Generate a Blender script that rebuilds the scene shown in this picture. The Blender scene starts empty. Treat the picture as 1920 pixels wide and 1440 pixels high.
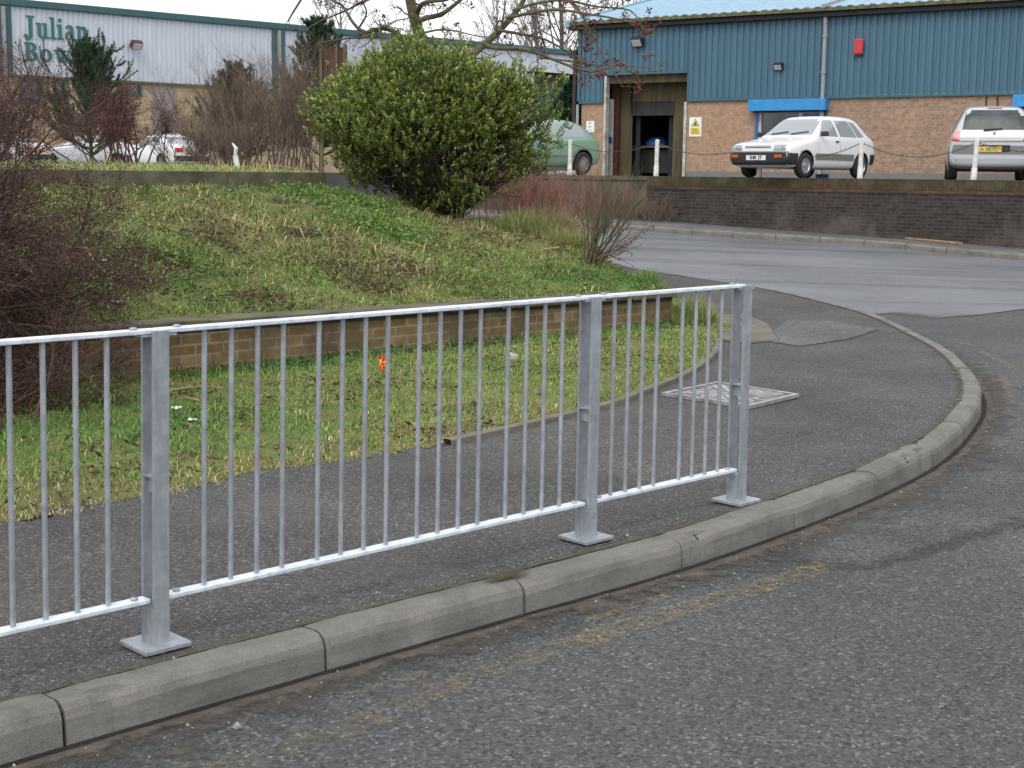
import bpy, bmesh, math, random
import numpy as np
from mathutils import Vector, Matrix
from mathutils.bvhtree import BVHTree

R = math.radians
rng = np.random.default_rng(7)
random.seed(7)
scene = bpy.context.scene

# ------------------------------------------------------------------ camera
F_PX, EYE, PITCH, ROLL = 2650.0, 1.497, math.atan(393 / 2650), 0.012
_c, _s = math.cos(PITCH), math.sin(PITCH)
FWD = np.array([0, _c, -_s]); R0 = np.array([1.0, 0, 0]); U0 = np.array([0, _s, _c])
RGT = math.cos(ROLL) * R0 + math.sin(ROLL) * U0
UPV = math.cos(ROLL) * U0 - math.sin(ROLL) * R0
cam = bpy.data.cameras.new('camera')
cam.sensor_width = 36.0
cam.lens = F_PX / 1920 * 36
cam.clip_end = 3000
cam.clip_start = 0.05
cam_o = bpy.data.objects.new('camera', cam)
scene.collection.objects.link(cam_o)
m3 = Matrix(((RGT[0], UPV[0], -FWD[0]), (RGT[1], UPV[1], -FWD[1]), (RGT[2], UPV[2], -FWD[2])))
cam_o.matrix_world = Matrix.Translation((0, 0, EYE)) @ m3.to_4x4()
scene.camera = cam_o

# ------------------------------------------------------------------ light: overcast winter day
SUN_EL, SUN_AZ = R(48), R(200)           # azimuth measured from +Y towards +X
world = bpy.data.worlds.new('World'); scene.world = world
world.use_nodes = True
nt = world.node_tree; nt.nodes.clear()
sky = nt.nodes.new('ShaderNodeTexSky'); sky.sky_type = 'NISHITA'; sky.sun_disc = False
sky.sun_elevation = SUN_EL; sky.sun_rotation = SUN_AZ
sky.air_density = 1.6; sky.dust_density = 4.0; sky.ozone_density = 1.0
hsv = nt.nodes.new('ShaderNodeHueSaturation'); hsv.inputs['Saturation'].default_value = 0.16
mixc = nt.nodes.new('ShaderNodeMix'); mixc.data_type = 'RGBA'
mixc.inputs[0].default_value = 0.62
mixc.inputs[7].default_value = (11.6, 12.0, 12.9, 1)          # even cloud deck
bg = nt.nodes.new('ShaderNodeBackground'); bg.inputs['Strength'].default_value = 0.10
wout = nt.nodes.new('ShaderNodeOutputWorld')
nt.links.new(sky.outputs[0], hsv.inputs['Color'])
nt.links.new(hsv.outputs[0], mixc.inputs[6])
nt.links.new(mixc.outputs[2], bg.inputs[0])
nt.links.new(bg.outputs[0], wout.inputs[0])
sun = bpy.data.lights.new('sun', 'SUN'); sun.energy = 0.7; sun.angle = R(25); sun.color = (1, 0.96, 0.9)
sun_o = bpy.data.objects.new('sun', sun); scene.collection.objects.link(sun_o)
sd = Vector((math.sin(SUN_AZ) * math.cos(SUN_EL), math.cos(SUN_AZ) * math.cos(SUN_EL), math.sin(SUN_EL)))
sun_o.rotation_euler = sd.to_track_quat('Z', 'Y').to_euler()
scene.view_settings.view_transform = 'Standard'
scene.view_settings.look = 'None'
scene.view_settings.exposure = 0.55
scene.view_settings.gamma = 1.0

# ------------------------------------------------------------------ geometry helpers
def softplus(x): return np.logaddexp(0, x)
def zroad(x, y): return -0.12 + 0.03 * softplus((y - 0.8 * x - 15) / 1.2) * 1.2
def zpav(x, y): return zroad(x, y) + 0.12
def ray(px, py):
    d = FWD * F_PX + RGT * (px - 960) - UPV * (py - 720)
    return d / d[1]
def at(px, py, Y):                        # photo pixel seen at forward distance Y
    return np.array([0, 0, EYE]) + ray(px, py) * Y
def onz(px, py, zf):                      # photo pixel on a ground surface
    d = ray(px, py); z = 0.0
    if getattr(zf, '__name__', '') == 'zbank':                 # humped ground: first hit along the ray
        for Y in np.arange(9.0, 26.0, .02):
            p = np.array([0, 0, EYE]) + d * Y
            if p[2] <= zf(p[0], p[1]): break
        return p
    for _ in range(40):
        z0 = z
        p = np.array([0, 0, EYE]) + d * ((z - EYE) / d[2])
        z = float(zf(p[0], p[1])) * 0.5 + z0 * 0.5
    return p
def onplane(px, py, P0, n):               # photo pixel on a vertical plane
    d = ray(px, py); o = np.array([0, 0, EYE]); n = np.array(n, float)
    return o + d * (np.dot(np.array(P0) - o, n) / np.dot(d, n))

def _hash(i, j, seed):
    h = (i * 374761393 + j * 668265263 + seed * 974711) & 0xffffffff
    h = ((h ^ (h >> 13)) * 1274126177) & 0xffffffff
    return ((h ^ (h >> 16)) & 0xffff) / 65535.0
def vnoise(x, y, sc=1.0, seed=0):
    x = np.asarray(x, float) * sc + 1000.5; y = np.asarray(y, float) * sc + 1000.5
    i = np.floor(x).astype(np.int64); j = np.floor(y).astype(np.int64)
    fx = x - i; fy = y - j; fx = fx * fx * (3 - 2 * fx); fy = fy * fy * (3 - 2 * fy)
    a = _hash(i, j, seed); b = _hash(i + 1, j, seed); c = _hash(i, j + 1, seed); d = _hash(i + 1, j + 1, seed)
    return (a * (1 - fx) + b * fx) * (1 - fy) + (c * (1 - fx) + d * fx) * fy
def fnoise(x, y, sc=1.0, seed=0):
    return (vnoise(x, y, sc, seed) * .5 + vnoise(x, y, sc * 2.1, seed + 1) * .3 + vnoise(x, y, sc * 4.3, seed + 2) * .2)
def sstep(a, b, x):
    t = np.clip((np.asarray(x, float) - a) / (b - a), 0, 1); return t * t * (3 - 2 * t)

def tag(o, label=None, cat=None, group=None, kind=None):
    if label: o['label'] = label
    if cat: o['category'] = cat
    if group: o['group'] = group
    if kind: o['kind'] = kind
    return o
def thing(name, loc, label, cat, group=None, rz=0.0):
    o = bpy.data.objects.new(name, None); scene.collection.objects.link(o)
    o.empty_display_size = 0.1
    o.location = Vector([float(c) for c in loc]); o.rotation_euler = (0, 0, rz)
    return tag(o, label, cat, group)
def wloc(o):
    v = Vector((0, 0, 0))
    while o is not None:
        v = v + o.location; o = o.parent
    return v
def link(name, me, parent=None, loc=None):
    o = bpy.data.objects.new(name, me); scene.collection.objects.link(o)
    if parent is not None: o.parent = parent
    if loc is not None: o.location = loc
    return o

class MB:
    """collects faces, then becomes one mesh object"""
    def __init__(s): s.v = []; s.f = []; s.mi = []
    def add(s, vs, fs, m=0):
        b = len(s.v); s.v += [tuple(float(c) for c in p) for p in vs]
        for f in fs: s.f.append([b + i for i in f]); s.mi.append(m)
        return s
    def hexa(s, p, m=0):                  # 8 corners: bottom 4 ccw, top 4 ccw
        return s.add(p, [(3, 2, 1, 0), (4, 5, 6, 7), (0, 1, 5, 4), (1, 2, 6, 5), (2, 3, 7, 6), (3, 0, 4, 7)], m)
    def box(s, c, dims, ax=None, m=0):    # centre, full dims, axes
        c = np.array(c, float); ax = np.eye(3) if ax is None else np.array(ax, float)
        h = [ax[i] * dims[i] / 2 for i in range(3)]
        q = []
        for z in (-1, 1):
            for x, y in ((-1, -1), (1, -1), (1, 1), (-1, 1)): q.append(c + h[0] * x + h[1] * y + h[2] * z)
        return s.hexa(q, m)
    def tube(s, pts, rad, n=8, m=0, cap=True, phase=0.0):
        pts = [np.array(p, float) for p in pts]; k = len(pts)
        rad = [rad] * k if np.isscalar(rad) else list(rad)
        vs = []; up = None
        for i in range(k):
            t = pts[min(i + 1, k - 1)] - pts[max(i - 1, 0)]; t = t / (np.linalg.norm(t) + 1e-9)
            if up is None:
                up = np.array([0, 0, 1.0]) if abs(t[2]) < .9 else np.array([1.0, 0, 0])
            a = np.cross(t, up); a /= np.linalg.norm(a) + 1e-9; b = np.cross(t, a); up = -b if False else up
            for j in range(n):
                an = 2 * math.pi * j / n + phase
                vs.append(pts[i] + rad[i] * (a * math.cos(an) + b * math.sin(an)))
        fs = []
        for i in range(k - 1):
            for j in range(n):
                fs.append((i * n + j, i * n + (j + 1) % n, (i + 1) * n + (j + 1) % n, (i + 1) * n + j))
        if cap:
            fs.append(tuple(range(n - 1, -1, -1))); fs.append(tuple((k - 1) * n + j for j in range(n)))
        return s.add(vs, fs, m)
    def lathe(s, prof, o=(0, 0, 0), axis='z', n=24, m=0):   # prof (r, h)
        vs = []; fs = []; o = np.array(o, float)
        for r, h in prof:
            for j in range(n):
                a = 2 * math.pi * j / n; x, y = r * math.cos(a), r * math.sin(a)
                vs.append(o + (np.array([x, y, h]) if axis == 'z' else np.array([x, h, y])))
        for i in range(len(prof) - 1):
            for j in range(n):
                fs.append((i * n + j, i * n + (j + 1) % n, (i + 1) * n + (j + 1) % n, (i + 1) * n + j))
        return s.add(vs, fs, m)
    def grid(s, P, m=0):                  # P[i][j] points
        P = np.asarray(P, float); a, b = P.shape[:2]
        return s.add(P.reshape(-1, 3), [(i * b + j, (i + 1) * b + j, (i + 1) * b + j + 1, i * b + j + 1)
                                        for i in range(a - 1) for j in range(b - 1)], m)
    def prism(s, poly, off, m=0):         # planar polygon extruded by vector
        poly = [np.array(p, float) for p in poly]; off = np.array(off, float); n = len(poly)
        return s.add(poly + [p + off for p in poly],
                     [tuple(range(n - 1, -1, -1)), tuple(range(n, 2 * n))] +
                     [(i, (i + 1) % n, n + (i + 1) % n, n + i) for i in range(n)], m)
    def build(s, name, mats, parent=None, smooth=False, origin=None, bevel=0.0, uvdir=None, local=False, fix=True):
        me = bpy.data.meshes.new(name)
        v = np.array(s.v, float)
        if parent is not None and not local: off = np.array(wloc(parent))
        elif origin is not None: off = np.array(origin, float)
        else: off = np.zeros(3)
        me.from_pydata([tuple(p) for p in (v - off)], [], s.f)
        mats = mats if isinstance(mats, (list, tuple)) else [mats]
        for k in mats: me.materials.append(k)
        if len(mats) > 1: me.polygons.foreach_set('material_index', s.mi)
        if fix or bevel:
            bm = bmesh.new(); bm.from_mesh(me)
            if bevel:
                bmesh.ops.bevel(bm, geom=list(bm.edges), offset=bevel, segments=2, profile=.5, affect='EDGES', clamp_overlap=True)
            if fix: bmesh.ops.recalc_face_normals(bm, faces=bm.faces)
            bm.to_mesh(me); bm.free()
        if smooth: me.polygons.foreach_set('use_smooth', [True] * len(me.polygons))
        if uvdir is not None:
            uv = me.uv_layers.new(name='UVMap'); co = np.empty(len(me.vertices) * 3); me.vertices.foreach_get('co', co)
            co = co.reshape(-1, 3) + off; li = np.empty(len(me.loops), int); me.loops.foreach_get('vertex_index', li)
            d = np.array(uvdir, float); q = np.empty((len(li), 2)); q[:, 0] = co[li] @ d; q[:, 1] = co[li, 2]
            uv.data.foreach_set('uv', q.ravel())
        o = link(name, me, parent)
        if origin is not None and parent is None: o.location = origin
        return o

def tri_mesh(name, verts, tris, mat, parent=None, col=None, smooth=False, origin=None):
    """big triangle meshes straight from numpy"""
    off = np.array(wloc(parent)) if parent is not None else (np.array(origin, float) if origin is not None else np.zeros(3))
    verts = np.asarray(verts, np.float32) - off.astype(np.float32); tris = np.asarray(tris, np.int32)
    me = bpy.data.meshes.new(name)
    me.vertices.add(len(verts)); me.vertices.foreach_set('co', verts.ravel())
    me.loops.add(tris.size); me.loops.foreach_set('vertex_index', tris.ravel())
    me.polygons.add(len(tris)); me.polygons.foreach_set('loop_start', np.arange(0, tris.size, 3, dtype=np.int32))
    if smooth: me.polygons.foreach_set('use_smooth', np.ones(len(tris), bool))
    me.update(calc_edges=True)
    if col is not None:
        at_ = me.color_attributes.new('Col', 'FLOAT_COLOR', 'POINT')
        c = np.ones((len(verts), 4), np.float32); c[:, :3] = col
        at_.data.foreach_set('color', c.ravel())
    me.materials.append(mat)
    o = link(name, me, parent)
    if origin is not None and parent is None: o.location = Vector([float(c) for c in origin])
    return o

def tubes_np(P, Rr, n=3):
    """P (B,k,3) polylines, Rr (B,k) radii -> verts, tris"""
    B, k, _ = P.shape
    T = np.gradient(P, axis=1); T /= np.linalg.norm(T, axis=2, keepdims=True) + 1e-9
    ref = np.where(np.abs(T[..., 2:3]) < .9, np.array([0, 0, 1.0]), np.array([1.0, 0, 0]))
    A = np.cross(T, ref); A /= np.linalg.norm(A, axis=2, keepdims=True) + 1e-9; Bn = np.cross(T, A)
    an = 2 * np.pi * np.arange(n) / n
    V = P[:, :, None, :] + Rr[:, :, None, None] * (A[:, :, None, :] * np.cos(an)[None, None, :, None] + Bn[:, :, None, :] * np.sin(an)[None, None, :, None])
    V = V.reshape(-1, 3)
    b = (np.arange(B) * k * n)[:, None, None]; i = (np.arange(k - 1) * n)[None, :, None]; j = np.arange(n)[None, None, :]; j2 = (j + 1) % n
    a0 = b + i + j; a1 = b + i + j2; c0 = a0 + n; c1 = a1 + n
    t = np.stack([np.stack([a0, a1, c1], -1), np.stack([a0, c1, c0], -1)], -2).reshape(-1, 3)
    return V, t
def grow(p0, d0, L, r0, r1, k=5, curl=.25, up=0.0, g=None):
    """B curved branches from points p0 with directions d0"""
    g = g or rng
    B = len(p0); P = np.empty((B, k, 3)); P[:, 0] = p0; d = d0 / (np.linalg.norm(d0, axis=1, keepdims=True) + 1e-9)
    for i in range(1, k):
        d = d + g.normal(0, curl, (B, 3)) / math.sqrt(k) + np.array([0, 0, up / k]); d /= np.linalg.norm(d, axis=1, keepdims=True)
        P[:, i] = P[:, i - 1] + d * (np.asarray(L)[:, None] / (k - 1))
    t = np.linspace(0, 1, k)[None]
    return P, np.asarray(r0)[:, None] * (1 - t) + np.asarray(r1)[:, None] * t
def sprout(P, Rr, per, ang, Lf, rf, k=4, curl=.3, up=0.1, tmin=.25, g=None, lenvar=.5):
    """children along parent branches"""
    g = g or rng
    B, kk, _ = P.shape
    idx = np.repeat(np.arange(B), per); t = g.uniform(tmin, 1, len(idx)) * (kk - 1)
    i = np.minimum(t.astype(int), kk - 2); f = (t - i)[:, None]
    p = P[idx, i] * (1 - f) + P[idx, i + 1] * f
    d = P[idx, i + 1] - P[idx, i]; d /= np.linalg.norm(d, axis=1, keepdims=True) + 1e-9
    q = g.normal(0, 1, d.shape); q -= d * np.sum(q * d, 1, keepdims=True); q /= np.linalg.norm(q, axis=1, keepdims=True) + 1e-9
    a = g.normal(ang, .2, len(idx))[:, None]
    d = d * np.cos(a) + q * np.sin(a)
    PL = np.linalg.norm(P[:, -1] - P[:, 0], axis=1)[idx]
    L = PL * Lf * g.uniform(1 - lenvar, 1 + lenvar, len(idx)) * (1.15 - .5 * t / (kk - 1))
    r = (Rr[idx, i] * (1 - f[:, 0]) + Rr[idx, i + 1] * f[:, 0]) * rf
    return grow(p, d, L, r, r * .45, k, curl, up, g)
def join_tubes(parts, n=3):
    V = []; T = []; b = 0
    for P, Rr in parts:
        v, t = tubes_np(P, Rr, n); V.append(v); T.append(t + b); b += len(v)
    return np.concatenate(V), np.concatenate(T)
def polyline_branch(pts, radii, k=10):
    pts = np.array(pts, float); s = np.r_[0, np.cumsum(np.linalg.norm(np.diff(pts, axis=0), axis=1))]
    q = np.linspace(0, s[-1], k)
    return np.stack([np.interp(q, s, pts[:, c]) for c in range(3)], 1)[None], np.interp(q, s, radii)[None]
def catmull(P, n=8):
    P = np.array(P, float); Q = np.vstack([2 * P[0] - P[1], P, 2 * P[-1] - P[-2]]); out = []
    for i in range(1, len(Q) - 2):
        for t in np.linspace(0, 1, n, endpoint=False):
            a, b, c, d = Q[i - 1], Q[i], Q[i + 1], Q[i + 2]
            out.append(.5 * ((2 * b) + (c - a) * t + (2 * a - 5 * b + 4 * c - d) * t * t + (3 * b - a - 3 * c + d) * t ** 3))
    out.append(P[-1]); return np.array(out)
def resample(P, step=None, n=None):
    s = np.r_[0, np.cumsum(np.linalg.norm(np.diff(P, axis=0), axis=1))]
    q = np.linspace(0, s[-1], n or max(2, int(round(s[-1] / step)) + 1))
    return np.stack([np.interp(q, s, P[:, c]) for c in range(P.shape[1])], 1), q
def inside(poly, x, y):
    poly = np.asarray(poly); r = np.zeros(np.shape(x), bool); j = len(poly) - 1
    for i in range(len(poly)):
        xi, yi = poly[i][:2]; xj, yj = poly[j][:2]
        c = ((yi > y) != (yj > y)) & (x < (xj - xi) * (y - yi) / (yj - yi + 1e-12) + xi); r ^= c; j = i
    return r

# ------------------------------------------------------------------ materials
class NT:
    def __init__(s, name):
        s.m = bpy.data.materials.new(name); s.m.use_nodes = True; s.t = s.m.node_tree; s.t.nodes.clear()
        s.out = s.n('ShaderNodeOutputMaterial'); s.b = s.n('ShaderNodeBsdfPrincipled'); s.l(s.b.outputs[0], s.out.inputs[0])
        s.co = s.n('ShaderNodeTexCoord')
    def n(s, k, **kw):
        x = s.t.nodes.new(k)
        for a, v in kw.items(): setattr(x, a, v)
        return x
    def l(s, a, b): s.t.links.new(a, b)
    def noise(s, sc, det=3, rough=.55, vec=None, dist=0.0):
        x = s.n('ShaderNodeTexNoise'); x.inputs['Scale'].default_value = sc; x.inputs['Detail'].default_value = det
        x.inputs['Roughness'].default_value = rough; x.inputs['Distortion'].default_value = dist
        s.l(vec if vec is not None else s.co.outputs['Object'], x.inputs['Vector']); return x.outputs['Fac']
    def vor(s, sc, out='Color', feat='F1', vec=None):
        x = s.n('ShaderNodeTexVoronoi'); x.feature = feat; x.inputs['Scale'].default_value = sc
        s.l(vec if vec is not None else s.co.outputs['Object'], x.inputs['Vector']); return x.outputs[out]
    def ramp(s, fac, stops, interp='LINEAR'):
        x = s.n('ShaderNodeValToRGB'); x.color_ramp.interpolation = interp; e = x.color_ramp.elements
        while len(e) > 1: e.remove(e[-1])
        for i, (p, c) in enumerate(stops):
            el = e[0] if i == 0 else e.new(p)
            el.position = p; c = (c, c, c) if np.isscalar(c) else c; el.color = (*c[:3], 1)
        s.l(fac, x.inputs[0]); return x.outputs[0]
    def mix(s, fac, a, b, mode='MIX'):
        x = s.n('ShaderNodeMix', data_type='RGBA', blend_type=mode)
        for sock, v in ((x.inputs[0], fac), (x.inputs[6], a), (x.inputs[7], b)):
            if hasattr(v, 'links') or isinstance(v, bpy.types.NodeSocket): s.l(v, sock)
            elif np.isscalar(v): sock.default_value = v if sock == x.inputs[0] else (v, v, v, 1)
            else: sock.default_value = (*v[:3], 1)
        return x.outputs[2]
    def math(s, op, a, b=0.5):
        x = s.n('ShaderNodeMath', operation=op)
        for sock, v in ((x.inputs[0], a), (x.inputs[1], b)):
            if isinstance(v, bpy.types.NodeSocket): s.l(v, sock)
            else: sock.default_value = v
        return x.outputs[0]
    def bump(s, h, strength=.3, dist=.01):
        x = s.n('ShaderNodeBump'); x.inputs['Strength'].default_value = strength; x.inputs['Distance'].default_value = dist
        s.l(h, x.inputs['Height']); s.l(x.outputs[0], s.b.inputs['Normal'])
    def color(s, c):
        if isinstance(c, bpy.types.NodeSocket): s.l(c, s.b.inputs['Base Color'])
        else: s.b.inputs['Base Color'].default_value = (*c[:3], 1)
    def set(s, rough=None, metal=None, spec=None):
        for k, v in (('Roughness', rough), ('Metallic', metal), ('Specular IOR Level', spec)):
            if v is None: continue
            if isinstance(v, bpy.types.NodeSocket): s.l(v, s.b.inputs[k])
            else: s.b.inputs[k].default_value = v
        return s.m

def simple(name, col, rough=.6, metal=0.0, spec=.5, var=.12, sc=6.0, bump=0.0, bsc=60.0, col2=None):
    """a surface with slight blotchy variation"""
    s = NT(name); col = np.array(col, float)
    f = s.noise(sc, 4, .6)
    c2 = np.array(col2, float) if col2 is not None else col * (1 - 1.6 * var)
    s.color(s.mix(s.ramp(f, [(.35, 0), (.68, 1)]), tuple(np.clip(col * (1 + var), 0, .95)), tuple(c2)))
    if bump: s.bump(s.noise(bsc, 3), bump, .004)
    return s.set(rough, metal, spec)

def asphalt(name, base, chip, scale, rough=.85, warm=(1, .985, .97), bump=.6, mott=.25, msc=.7, dust=None, flecks=False):
    s = NT(name)
    v = s.vor(scale, 'Color'); bw = s.n('ShaderNodeRGBToBW'); s.l(v, bw.inputs[0])
    warm = np.array(warm)
    chipc = s.ramp(bw.outputs[0], [(.15, tuple(base * .45 * warm)), (.5, tuple(base * warm)), (.78, tuple(base * (1 + chip) * warm)), (.92, tuple(base * (1 + 2.6 * chip) * warm))] if not flecks else [(.20, tuple(base * .5 * warm)), (.32, tuple(base * .86 * warm)), (.66, tuple(base * warm)), (.76, tuple(base * (1 + .45 * chip) * warm)), (.86, tuple(base * (1 + 1.2 * chip) * warm)), (.95, tuple(base * (1 + 2.6 * chip) * warm))])
    mot = s.ramp(s.noise(msc, 5, .6), [(.3, 1 - mott), (.7, 1 + mott)])
    fine = s.ramp(s.noise(scale * .6, 3, .7), [(.3, .82), (.7, 1.18)])
    c = s.mix(1.0, s.mix(1.0, chipc, mot, 'MULTIPLY'), fine, 'MULTIPLY')
    if dust is not None:
        c = s.mix(s.ramp(s.noise(1.3, 6, .65), [(.5, 0), (.75, .6)]), c, dust)
    big = s.ramp(s.noise(.35, 6, .6, dist=.6), [(.32, .80), (.52, 1.0), (.72, 1.16)]); c = s.mix(1.0, c, big, 'MULTIPLY')
    c = s.mix(s.ramp(s.noise(1.7, 3, .5, dist=1.2), [(.66, 0), (.74, .45)]), c, tuple(base * .5 * warm))
    s.color(c)
    s.bump(s.vor(scale, 'Distance'), bump, .006)
    return s.set(rough, 0, .3)

def brickmat(name, c1, c2, mortar, bw=.225, bh=.075, ms=.01, dirt=None, dop=.88, dsc=1.2, dr=(.45, .65), rough=.9, vert=False, moss=None):
    s = NT(name)
    mp = s.n('ShaderNodeMapping'); s.l(s.co.outputs['UV'], mp.inputs[0])
    if vert: mp.inputs['Rotation'].default_value[2] = math.pi / 2
    b = s.n('ShaderNodeTexBrick'); b.inputs['Scale'].default_value = 1.0
    b.inputs['Brick Width'].default_value = bw; b.inputs['Row Height'].default_value = bh
    b.inputs['Mortar Size'].default_value = ms; b.inputs['Mortar Smooth'].default_value = .2; b.inputs['Bias'].default_value = -.1
    b.inputs['Color1'].default_value = (*c1, 1); b.inputs['Color2'].default_value = (*c2, 1); b.inputs['Mortar'].default_value = (*mortar, 1)
    s.l(mp.outputs[0], b.inputs['Vector'])
    c = s.mix(1.0, b.outputs['Color'], s.ramp(s.noise(9, 4, .65), [(.3, .72), (.7, 1.22)]), 'MULTIPLY')
    if dirt is not None: c = s.mix(s.ramp(s.noise(dsc, 6, .68), [(dr[0], 0), (dr[1], dop)]), c, dirt)
    if moss is not None: c = s.mix(s.ramp(s.noise(2.6, 6, .7), [(.5, 0), (.62, .9)]), c, moss)
    s.color(c)
    s.bump(b.outputs['Fac'], -.4, .008)
    return s.set(rough, 0, .25)

def vcol(name, rough=.6, spec=.3, trans=.25):
    """leaves and blades: every piece has its own colour"""
    s = NT(name)
    a = s.n('ShaderNodeAttribute', attribute_name='Col')
    s.color(a.outputs['Color']); s.set(rough, 0, spec)
    tr = s.n('ShaderNodeBsdfTranslucent'); s.l(a.outputs['Color'], tr.inputs[0])
    mx = s.n('ShaderNodeMixShader'); mx.inputs[0].default_value = trans
    s.l(s.b.outputs[0], mx.inputs[1]); s.l(tr.outputs[0], mx.inputs[2]); s.l(mx.outputs[0], s.out.inputs[0])
    return s.m
def glassy(name, col, rough=.08):
    s = NT(name); s.color(col); return s.set(rough, 0, .9)

M = {}
M['road'] = asphalt('road_asphalt', .081, .62, 92, .8, (1, .985, .97), .6, .16, .55, flecks=True)
M['patch'] = asphalt('patched_asphalt', .078, .4, 95, .8, (1, .99, .97), .6, .3, 1.4, dust=(.12, .11, .095))
M['pave'] = asphalt('pavement_asphalt', .086, .8, 118, .9, (1, .955, .905), .8, .22, .8, flecks=True, dust=(.115, .105, .088))
M['pave_old'] = asphalt('old_pavement', .13, .3, 90, .9, (1, .97, .92), .5, .2, 1.1)
M['yard'] = simple('yard_surface', (.14, .135, .125), .9, var=.25, sc=.6)
M['galv'] = None
def galv(name='galvanised_steel', k=.76, metal=.45):
    s = NT(name)
    v = s.vor(38, 'Color'); bw = s.n('ShaderNodeRGBToBW'); s.l(v, bw.inputs[0])
    f = s.mix(.6, bw.outputs[0], s.noise(14, 4))
    s.color(s.ramp(f, [(p, tuple(np.minimum(np.array(c) * k, .9))) for p, c in ((.25, (.40, .435, .47)), (.6, (.50, .535, .57)), (.85, (.57, .605, .64)))]))
    mp = s.n('ShaderNodeMapping'); mp.inputs['Scale'].default_value = (9, 9, .9); s.l(s.co.outputs['Object'], mp.inputs[0])
    old = s.b.inputs['Base Color'].links[0].from_socket; cc = s.mix(1.0, old, s.ramp(s.noise(3.0, 5, .7, mp.outputs[0]), [(.3, .80), (.6, 1.04)]), 'MULTIPLY')
    cc = s.mix(s.ramp(s.noise(4.3, 6, .75), [(.60, 0), (.74, .4)]), cc, (.23, .21, .19)); s.color(cc)
    s.bump(s.noise(160, 2), .05, .002)
    return s.set(s.ramp(f, [(.2, .42), (.8, .58)]), metal, .5)
M['galv'] = galv()
M['galvrail'] = galv('sky_bright_rail', 1.45, .2)  # lighter copy of the steel: sky reflection on the rails put into its colour

def streaky():
    m = asphalt('smooth_asphalt', .165, .12, 120, .42, (.98, 1, 1.05), .12, .12, .35)
    t = m.node_tree; b = t.nodes['Principled BSDF']; co = t.nodes['Texture Coordinate']
    mp = t.nodes.new('ShaderNodeMapping'); mp.inputs['Rotation'].default_value[2] = math.atan2(.573, -.819); mp.inputs['Scale'].default_value = (.09, 1.5, 1)
    n = t.nodes.new('ShaderNodeTexNoise'); n.inputs['Scale'].default_value = 1.0; n.inputs['Detail'].default_value = 5
    r = t.nodes.new('ShaderNodeValToRGB'); r.color_ramp.elements[0].position = .36; r.color_ramp.elements[0].color = (.26, .26, .26, 1); r.color_ramp.elements[1].position = .66; r.color_ramp.elements[1].color = (.5, .5, .5, 1)
    t.links.new(co.outputs['Object'], mp.inputs[0]); t.links.new(mp.outputs[0], n.inputs[0]); t.links.new(n.outputs['Fac'], r.inputs[0]); t.links.new(r.outputs[0], b.inputs['Roughness'])
    old = b.inputs['Base Color'].links[0].from_socket; mx = t.nodes.new('ShaderNodeMix'); mx.data_type = 'RGBA'; mx.blend_type = 'MULTIPLY'; mx.inputs[0].default_value = 1
    r2 = t.nodes.new('ShaderNodeValToRGB'); r2.color_ramp.elements[0].position = .3; r2.color_ramp.elements[0].color = (1.08, 1.08, 1.08, 1); r2.color_ramp.elements[1].position = .7; r2.color_ramp.elements[1].color = (.92, .92, .92, 1)
    t.links.new(n.outputs['Fac'], r2.inputs[0]); t.links.new(old, mx.inputs[6]); t.links.new(r2.outputs[0], mx.inputs[7]); t.links.new(mx.outputs[2], b.inputs['Base Color'])
    b.inputs['Specular IOR Level'].default_value = .5
    return m
M['road_far'] = streaky()
def kerbmat(name, base):
    s = NT(name)
    c = s.ramp(s.noise(3.5, 6, .7), [(.28, tuple(np.array(base) * .62)), (.5, base), (.75, tuple(np.array(base) * 1.28))])
    c = s.mix(1.0, c, s.ramp(s.noise(140, 2, .8), [(.3, .82), (.72, 1.2)]), 'MULTIPLY')
    st = s.n('ShaderNodeMapping'); st.inputs['Scale'].default_value = (.8, .8, 9); s.l(s.co.outputs['Object'], st.inputs[0])
    c = s.mix(s.ramp(s.noise(2.2, 5, .65, st.outputs[0]), [(.5, 0), (.72, .55)]), c, tuple(np.array(base) * .45 * np.array([1, .98, .9])))
    c = s.mix(s.ramp(s.noise(1.1, 5, .7), [(.52, 0), (.72, .5)]), c, tuple(np.array(base) * np.array([.5, .55, .38])))
    c = s.mix(s.ramp(s.noise(30, 5, .8), [(.62, 0), (.74, .7)]), c, tuple(np.array(base) * .4))
    s.color(c); s.bump(s.noise(45, 5, .75), .45, .008)
    return s.set(.9, 0, .25)
M['kerb'] = kerbmat('kerb_concrete', (.182, .172, .152))
M['conc'] = kerbmat('weathered_concrete', (.165, .15, .12))
M['mossconc'] = simple('mossy_concrete', (.115, .105, .065), .95, var=.2, sc=3, bump=.4, bsc=40, col2=(.05, .05, .025))
M['lowbrick'] = brickmat('buff_brick', (.20, .12, .05), (.29, .195, .09), (.29, .25, .175), .24, .078, .009, dirt=(.06, .047, .036), dop=.74, dsc=.8, dr=(.37, .58), moss=(.11, .09, .035))
M['redbrick'] = brickmat('orange_brick', (.36, .225, .138), (.41, .26, .162), (.37, .265, .2), .225, .075, .01, dirt=(.30, .195, .14), dsc=2, dr=(.5, .8))
M['redbrick2'] = brickmat('mixed_brick', (.29, .19, .13), (.38, .25, .17), (.32, .235, .175), .225, .075, .012, dirt=(.19, .125, .095), dop=.6, dsc=6, dr=(.52, .75))
M['wallbrick'] = brickmat('sooty_brick', (.034, .029, .026), (.066, .05, .042), (.065, .057, .05), .225, .075, .012, dirt=(.12, .105, .09), dsc=.38, dr=(.54, .66))
M['wallred'] = brickmat('red_brick_course', (.11, .055, .035), (.16, .085, .05), (.08, .065, .05), .225, .075, .01, dirt=(.045, .037, .03), dsc=1.1, dr=(.38, .58))
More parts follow.
